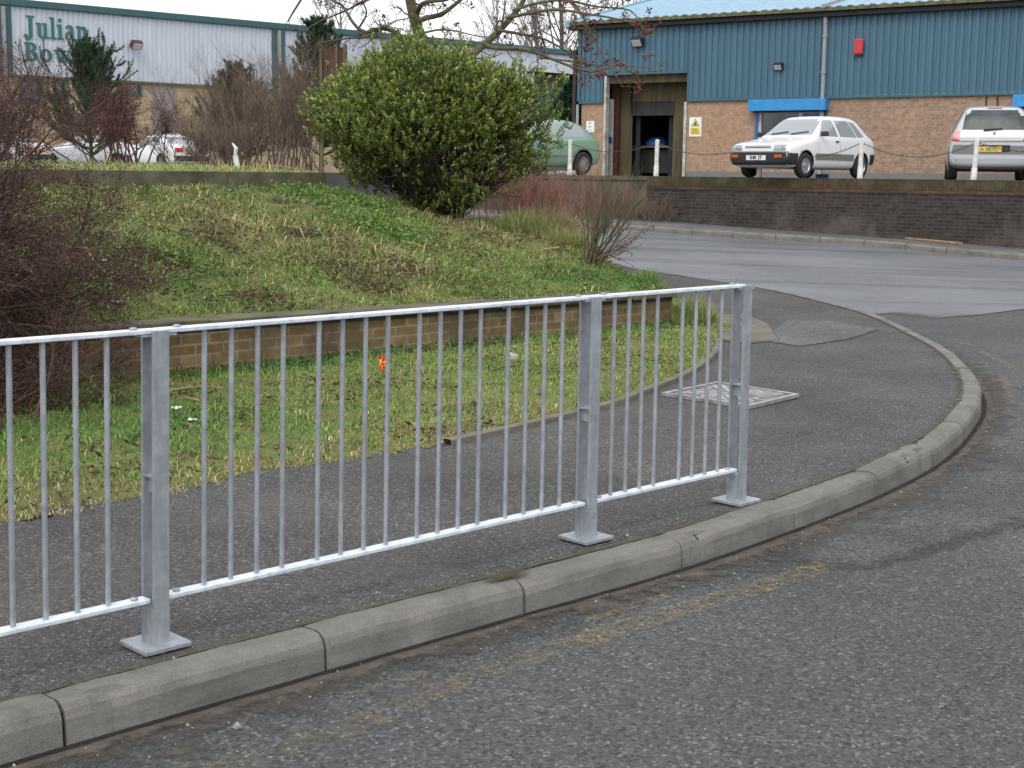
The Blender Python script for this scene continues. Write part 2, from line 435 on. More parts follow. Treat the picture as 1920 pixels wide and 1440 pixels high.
M['soldier'] = brickmat('soldier_course', (.075, .045, .03), (.115, .065, .04), (.045, .038, .028), .225, .075, .012, vert=True, dirt=(.045, .042, .022), dsc=2.0, dr=(.38, .6), moss=(.085, .08, .04))
M['render'] = simple('stained_render', (.135, .105, .08), .95, var=.2, sc=1.5, col2=(.065, .052, .04), bump=.3, bsc=25)
M['warebrick'] = brickmat('sand_brick', (.36, .27, .165), (.43, .33, .21), (.36, .3, .22), .44, .215, .012)
M['warepanel'] = simple('grey_panel', (.26, .22, .215), .8, var=.08)
def clad(name, col, rough=.45, streak=.12):
    s = NT(name); mp = s.n('ShaderNodeMapping'); mp.inputs['Scale'].default_value = (1.6, 1.6, .12); s.l(s.co.outputs['Object'], mp.inputs[0])
    f = s.noise(2.2, 5, .65, mp.outputs[0]); col = np.array(col)
    s.color(s.ramp(f, [(.3, tuple(col * (1 - streak))), (.7, tuple(col * (1 + streak)))])); return s.set(rough, 0, .4)
M['blue'] = clad('blue_cladding', (.06, .135, .185))
M['bluetrim'] = clad('blue_trim', (.045, .115, .14))
M['white'] = clad('white_cladding', (.50, .54, .60), .5, .08)
M['teal'] = clad('teal_trim', (.035, .10, .105))
M['tealtext'] = simple('teal_lettering', (.022, .13, .115), .5, var=.05)
M['roof'] = clad('blue_roof_sheet', (.22, .37, .47), .4, .14)
M['eave'] = simple('mossy_eave', (.12, .115, .055), .9, var=.3, sc=8, col2=(.05, .05, .03))
M['dark'] = simple('dark_gap', (.018, .018, .018), .8)
M['black'] = simple('black_plastic', (.022, .022, .024), .5, var=.1)
M['tyre'] = simple('tyre_rubber', (.02, .02, .021), .85, var=.1)
M['rim'] = simple('rim_alloy', (.42, .43, .45), .35, .6, var=.1)
M['pipe'] = simple('grey_pipe', (.28, .29, .31), .5, var=.1)
M['shutter'] = simple('blue_shutter', (.03, .25, .56), .4, var=.08)
M['bluepaint'] = simple('blue_paint', (.03, .12, .33), .4, var=.1)
M['whitepaint'] = simple('white_paint', (.5, .49, .46), .55, var=.12, sc=5, col2=(.30, .28, .24))
M['bollard'] = simple('worn_white_paint', (.72, .71, .68), .6, var=.1, sc=7, col2=(.5, .48, .42))
M['curtain'] = clad('strip_curtain', (.105, .084, .044), .8, .55)
M['soot'] = clad('sooty_curtain', (.04, .037, .034), .8, .5)
M['maroon'] = simple('maroon_paint', (.075, .016, .018), .6)
M['room'] = simple('workshop_dark', (.045, .042, .038), .9)
M['red'] = simple('red_plastic', (.47, .035, .05), .4, var=.05)
M['yellow'] = simple('yellow_sign', (.72, .55, .02), .5, var=.05)
M['signwhite'] = simple('sign_white', (.8, .8, .78), .5, var=.03)
M['ink'] = simple('sign_ink', (.03, .03, .03), .6)
M['lampglass'] = glassy('lamp_glass', (.55, .55, .52), .15)
M['glass'] = glassy('dark_glass', (.05, .06, .065), .06)
M['carglass'] = glassy('car_glass', (.27, .29, .30), .06)  # pale base colour stands in for sky reflected in the glass
M['rearglass'] = simple('rear_glass', (.055, .07, .068), .22, 0, .25, var=.25, sc=3)
M['chrome'] = simple('lamp_reflector', (.33, .36, .38), .15, .3, var=.3, sc=14)
M['amber'] = simple('amber_lens', (.45, .1, .012), .3)
M['redlens'] = simple('red_lens', (.5, .03, .045), .25, var=.25, sc=8)
M['pinklens'] = simple('pale_red_lens', (.72, .27, .27), .25, var=.2, sc=8)
M['plateW'] = simple('plate_white', (.72, .72, .7), .5, var=.04)
M['plateY'] = simple('plate_yellow', (.66, .45, .05), .5, var=.04)
def paint(name, col, rough=.28):
    s = NT(name); s.color(s.mix(s.ramp(s.noise(3, 3), [(.3, 0), (.7, 1)]), col, tuple(np.array(col) * .93))); s.set(rough, 0, .5)
    s.b.inputs['Coat Weight'].default_value = .5; s.b.inputs['Coat Roughness'].default_value = .08; return s.m
M['pwhite'] = paint('white_car_paint', (.8, .8, .79))
M['psilver'] = paint('silver_car_paint', (.47, .49, .50))
M['pgreen'] = paint('pale_green_car_paint', (.205, .345, .24))
M['pgrey'] = paint('grey_car_paint', (.34, .35, .37))
M['trimgrey'] = simple('grey_car_trim', (.17, .17, .16), .6, var=.06)
M['covermetal'] = simple('worn_cover_steel', (.2, .19, .185), .7, .2, var=.3, sc=9)
M['tread'] = simple('polished_tread', (.33, .32, .31), .45, .35, var=.25, sc=12)
M['wood'] = simple('weathered_wood', (.10, .048, .035), .85, var=.3, sc=4)
M['woodpale'] = simple('pale_wood', (.36, .24, .13), .8, var=.25, sc=9)
M['wooddark'] = simple('dark_timber', (.05, .035, .025), .9, var=.3, sc=9)
M['bark'] = simple('mossy_bark', (.10, .085, .05), .95, var=.35, sc=12, col2=(.055, .06, .025), bump=.4, bsc=60)
M['twigbrown'] = simple('brown_twigs', (.19, .135, .1), .9, var=.3, sc=3)
M['twigred'] = simple('red_brown_twigs', (.11, .052, .042), .9, var=.35, sc=2.5, col2=(.055, .032, .025))
M['twigdark'] = simple('dark_twigs', (.055, .042, .034), .9, var=.3, sc=3)
M['twiggrey'] = simple('grey_twigs', (.17, .145, .115), .9, var=.3, sc=3)
M['twigolive'] = simple('olive_twigs', (.13, .11, .06), .9, var=.3, sc=3)
M['dogwood'] = simple('red_stems', (.25, .11, .085), .85, var=.35, sc=3, col2=(.2, .14, .095))
M['leaf'] = vcol('leaves', .42, .45, .22)
M['grass'] = vcol('grass_blades', .6, .25, .25)
M['needle'] = vcol('pine_needles', .6, .25, .1)
M['berry'] = simple('red_berries', (.16, .018, .02), .5, var=.3, sc=20)
M['soil'] = None
def soilmat():
    s = NT('mossy_soil')
    c = s.ramp(s.noise(2.2, 6, .7), [(.3, (.075, .06, .04)), (.40, (.15, .14, .06)), (.54, (.16, .19, .055)), (.66, (.20, .215, .075)), (.78, (.24, .20, .11))])
    c = s.mix(1.0, c, s.ramp(s.noise(45, 4, .7), [(.3, .6), (.7, 1.35)]), 'MULTIPLY')
    s.color(c); s.bump(s.noise(35, 5, .7), .8, .03); return s.set(.95, 0, .15)
M['soil'] = soilmat()
M['chain'] = simple('dull_chain', (.09, .085, .08), .6, .4)
def wornline():
    s = NT('worn_yellow_line')
    a = s.ramp(s.noise(30, 7, .8), [(.45, 0), (.60, 1)]); b = s.ramp(s.noise(1.9, 5, .65), [(.38, .12), (.64, 1)])
    k = s.math('MULTIPLY', a, b); k = s.math('MULTIPLY', k, .58)
    s.color(s.ramp(s.noise(60, 3), [(.3, (.27, .21, .075)), (.7, (.38, .30, .13))])); s.set(.85, 0, .2)
    tr = s.n('ShaderNodeBsdfTransparent'); mx = s.n('ShaderNodeMixShader'); s.l(k, mx.inputs[0]); s.l(tr.outputs[0], mx.inputs[1]); s.l(s.b.outputs[0], mx.inputs[2]); s.l(mx.outputs[0], s.out.inputs[0])
    return s.m
M['yline'] = wornline()
def faded(m, nsc=5.0, amp=.9):
    """worn edge: the layer thins out where its Col attribute falls to 0"""
    t = m.node_tree; out = [n for n in t.nodes if n.type == 'OUTPUT_MATERIAL'][0]; sh = out.inputs[0].links[0].from_socket
    at_ = t.nodes.new('ShaderNodeAttribute'); at_.attribute_name = 'Col'; no = t.nodes.new('ShaderNodeTexNoise'); no.inputs['Scale'].default_value = nsc; no.inputs['Detail'].default_value = 6; no.inputs['Roughness'].default_value = .7
    co = t.nodes.new('ShaderNodeTexCoord'); t.links.new(co.outputs['Object'], no.inputs[0])
    a = t.nodes.new('ShaderNodeMath'); a.operation = 'MULTIPLY_ADD'; a.inputs[1].default_value = amp; t.links.new(no.outputs['Fac'], a.inputs[0]); t.links.new(at_.outputs['Fac'], a.inputs[2])
    b = t.nodes.new('ShaderNodeMapRange'); b.inputs[1].default_value = amp * .5 + .28; b.inputs[2].default_value = amp * .5 + .72; t.links.new(a.outputs[0], b.inputs[0])
    tr = t.nodes.new('ShaderNodeBsdfTransparent'); mx = t.nodes.new('ShaderNodeMixShader'); t.links.new(b.outputs[0], mx.inputs[0]); t.links.new(tr.outputs[0], mx.inputs[1]); t.links.new(sh, mx.inputs[2]); t.links.new(mx.outputs[0], out.inputs[0]); return m
faded(M['road_far'], 3.0, .6)
faded(M['patch'], 7.0, .6)
M['slab_f'] = faded(kerbmat('worn_slab', (.16, .145, .115)), 5.0, .7)
M['pave_f'] = faded(asphalt('old_pavement_patch', .125, .3, 90, .9, (1, .97, .92), .5, .2, 1.1), 4.0, .8)
def dirt_shade_mat(name, c, sc=8):
    s = NT(name); c = np.array(c); s.color(s.ramp(s.noise(sc, 6, .7), [(.3, tuple(c * .6)), (.7, tuple(c * 1.3))])); s.set(.95, 0, .2); return faded(s.m, 7.0, 1.3)
M['gutter'] = dirt_shade_mat('gutter_silt', (.095, .083, .068), 14)
M['kerbmoss'] = dirt_shade_mat('kerb_back_dirt', (.10, .092, .06), 18)
M['footshade'] = dirt_shade_mat('contact_shade', (.028, .025, .022), 12)  # near-black layer for the painted contact shade at the kerb foot
# ================================================================== terrain and paving
D1 = np.array([.7071, .7071]); M1 = np.array([-.7071, .7071]); O1 = np.array([-2.54, 10.09])   # low wall frame
def st2xy(s, t): return O1[0] + D1[0] * s + M1[0] * t, O1[1] + D1[1] * s + M1[1] * t
def xy2st(x, y): return (x - O1[0]) * D1[0] + (y - O1[1]) * D1[1], (x - O1[0]) * M1[0] + (y - O1[1]) * M1[1]
def s_edge(t): return np.where(t < 2.2, 6.0 + .64 * np.maximum(t, 0), 7.4 + .3 * (t - 2.2))
YARD = 1.488
def zbank(x, y):
    s, t = xy2st(x, y)
    rise = np.interp(s, [-20, 3.6, 5.2, 6.4, 7.2, 9], [1.05, 1.05, .92, .66, .58, .5])
    tt = np.clip(t / 4.5, 0, 1.3)
    prof = np.interp(tt, [0, .08, .3, .6, .85, 1.0, 1.3], [0, .05, .27, .6, .86, .98, 1.0])
    z = .385 - .012 * np.clip(s, 0, 9) + rise * prof
    z = z + (fnoise(x, y, 1.3, 5) - .5) * .22 * sstep(0, .6, t) + (fnoise(x, y, 3.4, 9) - .5) * .09 * sstep(0, .3, t)
    cap = np.where(s < 4.96, sstep(3.2, 4.3, t), 0); z = z * (1 - cap) + np.minimum(z, 1.26 + .06 * fnoise(x, y, 2, 3)) * cap
    g = zpav(x, y) - .03
    z = g + (z - g) * sstep(0.62, -.30, s - s_edge(t))
    z = g + (z - g) * (1 - sstep(5.6, 8.6, t) * (s > 4.96))
    kf = sstep(0, .25, t); z = g + (z - g) * np.where((s > 5.7) & (t < .25), sstep(-.85, .1, t) * (sstep(5.72, 6.2, s) * (1 - kf) + kf), 1.0)
    return z

# kerb line of the near corner (outer edge)
kb = [(157, 1391), (640, 1251), (1004, 1146), (1277, 1069), (1517, 984), (1674, 919), (1772, 863), (1820, 812), (1843, 771)]
kt = [(1835, 705), (1800, 665), (1746, 634), (1650, 590), (1560, 566), (1480, 547), (1400, 533), (1280, 515), (1160, 495)]
kp = [onz(a, b, zroad)[:2] for a, b in kb] + [onz(a, b, zpav)[:2] for a, b in kt]
kp = [np.array([-6.2, -.95]), np.array([-3.6, 1.5])] + kp + [np.array([0.4, 27.6]), np.array([-2.5, 31.5]), np.array([-6, 35])]
K = catmull(kp, 10)
for _ in range(14): K[1:-1] = .25 * K[:-2] + .5 * K[1:-1] + .25 * K[2:]
K, _ = resample(K, .1)
KT = np.gradient(K, axis=0); KT /= np.linalg.norm(KT, axis=1, keepdims=True); KN = np.stack([KT[:, 1], -KT[:, 0]], 1)   # outward, to the road
KS = np.r_[0, np.cumsum(np.linalg.norm(np.diff(K, axis=0), axis=1))]
def kat(s, off):
    i = np.clip(np.searchsorted(KS, s), 0, len(K) - 1); p = K[i] + KN[i] * off; return p
def s_of(p): return KS[np.argmin(np.linalg.norm(K - np.array(p)[:2], axis=1))]

def kerb_mesh(name, K, KN, KS, joint0, zt, zb, stone=.915, mat=None, zoff=0.0):
    """kerb stones with open joints and bull-nosed edges"""
    mb = MB(); prof = [(-.135, -.2), (-.135, 0.0), (-.06, .004), (-.032, -.002), (-.012, -.018), (-.003, -.042), (.004, -.2)]
    s0 = joint0 - math.ceil(joint0 / stone) * stone; k = 0
    g = random.Random(4)
    while s0 < KS[-1]:
        a, b = max(s0 + .006, 0), min(s0 + stone - .006, KS[-1]); s0 += stone; k += 1
        if b - a < .1: continue
        chip = {}
        for _ in range(3):
            if g.random() < .3: chip[g.choice([0, 1, 2, 3, 9, 10, 11, 12, 5, 7])] = g.uniform(.006, .022)
        dz = g.uniform(-.005, .005); dn = g.uniform(-.005, .005); tw = g.uniform(-.005, .005)
        n = 13; rings = []
        for q in range(n):
            s = a + (b - a) * q / (n - 1); i = min(np.searchsorted(KS, s), len(K) - 1)
            if q == 0:
                pe = [np.array([np.interp(v, KS, K[:, c]) for c in (0, 1)]) for v in (a, b)]; ch = (pe[1] - pe[0]) / (np.linalg.norm(pe[1] - pe[0]) + 1e-9); nn = np.array([ch[1], -ch[0]]); nn = nn * (1 if nn @ KN[i] > 0 else -1)
            f = q / (n - 1); p = pe[0] * (1 - f) + pe[1] * f
            edge = 0.007 if q in (0, n - 1) else 0
            ck = chip.get(q, 0); wv = g.uniform(-.0018, .0018); prof_ = [(o - (ck if -.04 < o < 0 and h > -.1 else 0), h - (ck * .8 if -.04 < o < 0 and h > -.1 else 0) + (wv if h > -.1 else 0)) for o, h in prof]
            rings.append([(p[0] + nn[0] * (o + dn - (edge if o > -.05 else 0)), p[1] + nn[1] * (o + dn - (edge if o > -.05 else 0)),
                           zt(p[0], p[1]) + h + zoff + (dz + tw * (q / (n - 1) - .5) - edge * .6 if h > -.1 else 0)) for o, h in prof_])
        b0 = len(mb.v); m = len(prof)
        mb.grid(rings)
        mb.f.append([b0 + j for j in range(m)]); mb.mi.append(0)
        mb.f.append([b0 + (n - 1) * m + j for j in range(m - 1, -1, -1)]); mb.mi.append(0)
    o = mb.build(name, mat or M['kerb']); tag(o, kind='structure')
    mf = MB(); mf.grid([[(p[0] + n_[0] * a_, p[1] + n_[1] * a_, float(zt(*p)) + h_) for a_, h_ in ((-.12, -.2), (-.12, -.016), (-.06, -.016), (-.04, -.03), (-.035, -.2))] for p, n_ in zip(K[::2], KN[::2])]); tag(mf.build(name + '_joint_bed', M['dark']), kind='structure')
    return o
j0 = s_of(onz(1004, 1146, zroad))
kerb_mesh('kerb', K, KN, KS, j0, zpav, zroad)

# pavement sheet, lofted from the kerb back to under the verge and bank
inner = catmull([(-9, 2.5), (-5, 6.5), (-2.5, 9), (-.5, 11), (1.0, 13), (1.3, 15.2), (.8, 19), (-1.5, 23), (-4, 27), (-9, 32)], 10)
inner, _ = resample(inner, n=len(K))
rows = []
for f in np.r_[0, .022, np.linspace(.06, 1, 13)]:
    q = (K - KN * .055) * (1 - f) + inner * f
    zz = zpav(q[:, 0], q[:, 1]) - (.012 if f == 0 else .003) + .006 * (fnoise(q[:, 0], q[:, 1], .9, 21) - .5) * min(1, f * 4)
    rows.append(np.c_[q, zz])
mb = MB(); mb.grid(rows); tag(mb.build('pavement', M['pave'], smooth=True), kind='structure')

# carriageway
mb = MB(); gx = np.linspace(-40, 46, 87); gy = np.linspace(-14, 46, 121); X, Y = np.meshgrid(gx, gy, indexing='ij')
mb.grid(np.stack([X, Y, zroad(X, Y) - .004], -1)); tag(mb.build('road', M['road'], smooth=True), kind='structure')

# retaining wall line and the far kerb
UW = np.array([-.819, .573]); NW = np.array([-.573, -.819])
B0 = at(1825, 340, 29.2)[:2]                                 # a bollard on the wall
def wall_pt(s, off=0.0): return B0 + UW * s + NW * off       # s runs to the left along the wall
fk = [onz(a, b, zpav)[:2] for a, b in [(1919, 479), (1700, 455), (1500, 442), (1281, 430)]]
d = fk[-1] - fk[0]; d /= np.linalg.norm(d)
FK = np.array([fk[0] - d * 16] + fk + [fk[-1] + d * 9]); FK = catmull(FK, 8)
for _ in range(30): FK[1:-1] = .25 * FK[:-2] + .5 * FK[1:-1] + .25 * FK[2:]
FK, FS = resample(FK, .15)
FT = np.gradient(FK, axis=0); FT /= np.linalg.norm(FT, axis=1, keepdims=True); FN = np.stack([-FT[:, 1], FT[:, 0]], 1)
if np.mean(FN @ NW) < 0: FN = -FN
kerb_mesh('kerb_far', FK, FN, FS, .3, zpav, zroad)
rows = []
for f in np.linspace(0, 1, 5):
    q = FK - FN * .13; back = np.array([B0 + UW * np.dot(p - B0, UW) + NW * .1 for p in FK])
    q = q * (1 - f) + back * f; rows.append(np.c_[q, zpav(q[:, 0], q[:, 1]) - .003])
mb = MB(); mb.grid(rows); tag(mb.build('pavement_far', M['pave_old'], smooth=True), kind='structure')

# newer smooth surfacing on the side road
smooth_px = [(1160, 497), (1400, 536), (1560, 569)]
edge_px = [(1640, 592), (1720, 602), (1800, 597), (1870, 586), (1920, 577)]
poly = [onz(a, b, zpav)[:2] for a, b in smooth_px]
top = [K[i] + KN[i] * .03 for i in range(len(K)) if s_of(onz(1585, 572, zpav)) < KS[i] < s_of(onz(1160, 495, zpav)) + 9]
edge = [onz(a, b, zroad)[:2] for a, b in edge_px]
edge += [edge[-1] + np.array([3, -.6]), edge[-1] + np.array([9, -1.5])]
outer = [p + FNn * .02 for p, FNn in zip(FK, FN)]
# loft: near boundary (kerb reversed then edge) against far kerb
near = np.array(top[::-1] + edge); near, _ = resample(near, n=80)
farl = np.array(outer[::-1] if np.linalg.norm(outer[0] - near[0]) > np.linalg.norm(outer[-1] - near[0]) else outer)
farl, _ = resample(farl, n=80)
rows = []
for f in np.linspace(0, 1, 16):
    q = near * (1 - f) + farl * f; rows.append(np.c_[q, zroad(q[:, 0], q[:, 1]) + .004])
def fade_sheet(name, P, Fd, mat):
    P = np.asarray(P, float); Fd = np.asarray(Fd, float); a, b = P.shape[:2]; i = (np.arange(a - 1) * b)[:, None]; j = np.arange(b - 1)[None]
    q0 = (i + j).ravel(); T = np.concatenate([np.stack([q0, q0 + b, q0 + b + 1], 1), np.stack([q0, q0 + b + 1, q0 + 1], 1)])
    return tag(tri_mesh(name, P.reshape(-1, 3), T, mat, col=np.repeat(Fd.reshape(-1, 1), 3, 1), smooth=True), kind='structure')
nk = len(near) * len(top) / (len(top) + 40)
dk_ = np.array([np.min(np.linalg.norm(np.array(top) - p, axis=1)) for p in near])
Fd = np.ones((16, 80)); Fd[0] = np.where(dk_ < .25, 1, 0); Fd[1] = np.where(dk_ < .25, 1, .75)
fade_sheet('road_side', rows, Fd, M['road_far'])

# patched strip along the corner kerb, with its ragged seam
seam_px = [(1390, 1040), (1440, 1062), (1520, 1066), (1610, 1070), (1700, 1050), (1770, 1035), (1850, 1010), (1920, 985)]
seam = [onz(a, b, zroad)[:2] for a, b in seam_px]
seam += [seam[-1] + np.array([.8, .55]), seam[-1] + np.array([1.6, 1.4]), seam[-1] + np.array([2.0, 3.2])]
seam, _ = resample(catmull(seam, 8), .04)
seam = seam + np.stack([fnoise(seam[:, 0], seam[:, 1], 7, 31) - .5, fnoise(seam[:, 0], seam[:, 1], 7, 33) - .5], 1) * .10
ka = s_of(seam[0]); kz = s_of(onz(1800, 665, zpav)); kk = K[(KS > ka) & (KS < kz)] + KN[(KS > ka) & (KS < kz)] * .005
a_, _ = resample(kk, n=90); b_, _ = resample(seam, n=90); rows = []
for f in np.linspace(0, 1, 6):
    q = a_ * (1 - f) + b_ * f; rows.append(np.c_[q, zroad(q[:, 0], q[:, 1]) + .001])
fx = np.clip(np.minimum(np.arange(90), np.arange(90)[::-1]) / 9.0, 0, 1)
Fd = np.stack([fx, fx, fx, fx, fx * .9, fx * .35]); fade_sheet('road_patch', rows, Fd, M['patch'])
seam = seam[int(len(seam) * .30):int(len(seam) * .74)]
mb = MB(); w = .0035 + .013 * np.linspace(.2, 1, len(seam)) * np.clip(fnoise(seam[:, 0], seam[:, 1], 9, 41) - .3, 0, 1)
tn = np.gradient(seam, axis=0); tn /= np.linalg.norm(tn, axis=1, keepdims=True); nn = np.stack([-tn[:, 1], tn[:, 0]], 1)
q1 = seam + nn * w[:, None]; q2 = seam - nn * w[:, None]
mb.grid([np.c_[q1, zroad(q1[:, 0], q1[:, 1]) + .005], np.c_[q2, zroad(q2[:, 0], q2[:, 1]) + .005]])
tag(mb.build('road_seam', M['dark']), kind='structure')

# silt in the gutter, dirt and moss along the back of the kerb
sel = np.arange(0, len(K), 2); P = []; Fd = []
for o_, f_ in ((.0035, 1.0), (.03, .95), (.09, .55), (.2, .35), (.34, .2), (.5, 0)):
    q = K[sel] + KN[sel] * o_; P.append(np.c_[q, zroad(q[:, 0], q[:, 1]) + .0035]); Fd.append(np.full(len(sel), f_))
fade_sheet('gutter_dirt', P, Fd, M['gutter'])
P = []; Fd = []
for o_, f_ in ((-.137, .75), (-.155, .5), (-.18, .3), (-.23, .12), (-.30, 0)):
    q = K[sel] + KN[sel] * o_; P.append(np.c_[q, zpav(q[:, 0], q[:, 1]) + .0045]); Fd.append(np.full(len(sel), f_))
fade_sheet('kerb_back_dirt', P, Fd, M['kerbmoss'])
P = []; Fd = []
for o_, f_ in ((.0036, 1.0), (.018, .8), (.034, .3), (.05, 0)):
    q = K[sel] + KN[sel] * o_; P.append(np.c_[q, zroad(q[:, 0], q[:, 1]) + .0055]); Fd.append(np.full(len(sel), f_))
fade_sheet('kerb_foot_shade', P, Fd, M['footshade'])  # dark contact shade painted on the road along the kerb foot
# broken, moss-filled corner at one kerb joint
cs = np.linspace(j0 - .17, j0 + .13, 16); P = []; Fd = []
for o_, f_ in ((-.135, .9), (-.115, 1), (-.09, 1), (-.065, .6), (-.045, 0)):
    q = np.array([[np.interp(v, KS, K[:, c]) + np.interp(v, KS, KN[:, c]) * (o_ + .02 * abs(v - j0) / .15) for c in (0, 1)] for v in cs]); P.append(np.c_[q, zpav(q[:, 0], q[:, 1]) + .011])
    Fd.append(.72 * f_ * np.clip(1.15 - ((cs - j0 + .02) / .14) ** 2, 0, 1))
M['moss'] = dirt_shade_mat('joint_moss', (.075, .068, .03), 40)
fade_sheet('kerb_moss', P, Fd, M['moss'])
# worn double yellow lines
def line_strip(pts, w, name='road_marking', z=.005):
    pts = np.array(pts); pts, _ = resample(pts, .08); tn = np.gradient(pts, axis=0); tn /= np.linalg.norm(tn, axis=1, keepdims=True); nn = np.stack([-tn[:, 1], tn[:, 0]], 1)
    a = pts + nn * w / 2; b = pts - nn * w / 2; mb = MB()
    mb.grid([np.c_[a, zroad(a[:, 0], a[:, 1]) + z], np.c_[pts, zroad(pts[:, 0], pts[:, 1]) + z], np.c_[b, zroad(b[:, 0], b[:, 1]) + z]])
    return tag(mb.build(name, M['yline']), kind='structure')
px_out = [(60, 1520), (440, 1432), (620, 1378), (760, 1322), (920, 1262), (1100, 1200), (1300, 1138), (1440, 1098), (1552, 1060)]
line_strip(catmull([onz(a, b, zroad)[:2] for a, b in px_out], 6), .13)
px_in = [(560, 1330), (640, 1310), (800, 1262), (960, 1210), (1100, 1165), (1250, 1118), (1330, 1092)]
for q_ in (px_in[1:3], px_in[4:6]): line_strip(catmull([onz(a, b, zroad)[:2] for a, b in q_], 6), .045)
line_strip(catmull([onz(a, b, zroad)[:2] for a, b in [(1782, 640), (1800, 643), (1822, 650)]], 6), .09, z=.007)
line_strip(catmull([onz(a, b, zroad)[:2] for a, b in [(1838, 660), (1870, 675), (1915, 700), (1960, 725)]], 6), .09, z=.007)
line_strip(catmull([onz(a, b, zroad)[:2] for a, b in [(1840, 680), (1870, 700), (1888, 725), (1897, 760)]], 6), .07, z=.007)

# yard plateau (also the ground sheet to the horizon)
UPW0 = st2xy(4.96, 4.62); UPWL = st2xy(-9, 4.62)
WL = wall_pt(13.2, -.15); WR = wall_pt(-24, -.15)
plat = [tuple(WR), tuple(WL), (-3.4, 37.0), (-7.0, 31.0), (-4.6, 21.5), (UPW0[0] - .6, UPW0[1] + 1.3), UPW0, UPWL, (-30, -8), (-700, -8), (-700, 900), (900, 900), (900, -60), (60, -20)]
bm = bmesh.new()
tp = [bm.verts.new((x, y, YARD)) for x, y in plat]; bt = [bm.verts.new((x, y, -1.2)) for x, y in plat]
f = bm.faces.new(tp); n_ = len(plat)
for i in range(n_): bm.faces.new((tp[i], bt[i], bt[(i + 1) % n_], tp[(i + 1) % n_]))
bmesh.ops.triangulate(bm, faces=[f]); bmesh.ops.recalc_face_normals(bm, faces=bm.faces)
me = bpy.data.meshes.new('ground'); bm.to_mesh(me); bm.free(); me.materials.append(M['yard'])
tag(link('ground', me), kind='structure')
mb = MB(); mb.grid([[(-700, -300, -1.25), (-700, 900, -1.25)], [(900, -300, -1.25), (900, 900, -1.25)]]); tag(mb.build('subsoil', M['soil']), kind='structure')

# verge
ve_px = [(0, 985), (120, 955), (310, 930), (420, 905), (500, 885), (660, 862), (840, 832), (1000, 795), (1140, 760), (1200, 738), (1290, 700), (1340, 662), (1347, 640)]
VE = [onz(a, b, zpav)[:2] for a, b in ve_px]
VE = [VE[0] + np.array([-5.0, -4.6])] + VE + [np.array([2.02, 14.2]), np.array([2.1, 15.6]), np.array([1.75, 16.6])]
VE = catmull(VE, 6)
VPOLY = np.vstack([VE, [st2xy(7.3, 1.9), st2xy(6.0, .3), st2xy(5.9, .0), st2xy(-7.5, 0)]])
def zverge(x, y):
    s, t = xy2st(x, y)
    de = np.full(np.shape(x), 9.0)
    for p in VE[::2]: de = np.minimum(de, np.hypot(x - p[0], y - p[1]))
    return zpav(x, y) - .012 + sstep(.0, .3, de) * (.045 + .04 * (fnoise(x, y, 1.8, 51) - .5) + .024 * (fnoise(x, y, 6, 57) - .5)) - .02 * sstep(-.5, -.05, t)
gx = np.arange(-8.6, 2.6, .06); gy = np.arange(1.0, 17, .06); X, Y = np.meshgrid(gx, gy, indexing='ij')
Z = zverge(X, Y); ok = inside(VPOLY, X[:-1, :-1] + .03, Y[:-1, :-1] + .03)
idx = np.arange(X.size).reshape(X.shape); a = idx[:-1, :-1][ok]; b = idx[1:, :-1][ok]; c = idx[1:, 1:][ok]; d_ = idx[:-1, 1:][ok]
used, inv = np.unique(np.r_[a, b, c, d_], return_inverse=True); q = inv.reshape(4, -1).T
tris = np.r_[q[:, [0, 1, 2]], q[:, [0, 2, 3]]]
tag(tri_mesh('verge', np.stack([X, Y, Z], -1).reshape(-1, 3)[used], tris, M['soil'], smooth=True), kind='structure')
# concrete edging along the right part of the verge
e_px = [(838, 834), (1000, 797), (1140, 762), (1200, 740), (1290, 702), (1336, 668), (1350, 640)]
E_ = catmull([onz(a, b, zpav)[:2] for a, b in e_px], 8); E_, ES = resample(E_, .1)
tn = np.gradient(E_, axis=0); tn /= np.linalg.norm(tn, axis=1, keepdims=True); nn = np.stack([-tn[:, 1], tn[:, 0]], 1)
rows = [np.c_[E_ + nn * o, zpav(E_[:, 0], E_[:, 1]) + h + .006 * (fnoise(E_[:, 0], E_[:, 1], 1.2, 61) - .5)] for o, h in ((-.028, -.05), (-.028, .026), (-.02, .032), (.02, .032), (.028, .026), (.028, -.05))]
mb = MB(); mb.grid(rows); tag(mb.build('edging_strip', M['conc']), kind='structure')

# bank
gs = np.arange(-8, 9.2, .09); gt = np.arange(-.9, 9.0, .09); S, T = np.meshgrid(gs, gt, indexing='ij'); X, Y = st2xy(S, T); Z = zbank(X, Y)
ok = ~((S[:-1, :-1] < 4.96) & (T[:-1, :-1] > 4.52)) & (S[:-1, :-1] < s_edge(T[:-1, :-1]) + .62) & (T[:-1, :-1] < 8.5) & ((T[:-1, :-1] > .11) | (S[:-1, :-1] > 5.78)); idx = np.arange(X.size).reshape(X.shape)
a = idx[:-1, :-1][ok]; b = idx[1:, :-1][ok]; c = idx[1:, 1:][ok]; d_ = idx[:-1, 1:][ok]
used, inv = np.unique(np.r_[a, b, c, d_], return_inverse=True); q = inv.reshape(4, -1).T
tag(tri_mesh('bank', np.stack([X, Y, Z], -1).reshape(-1, 3)[used], np.r_[q[:, [0, 1, 2]], q[:, [0, 2, 3]]], M['soil'], smooth=True), kind='structure')
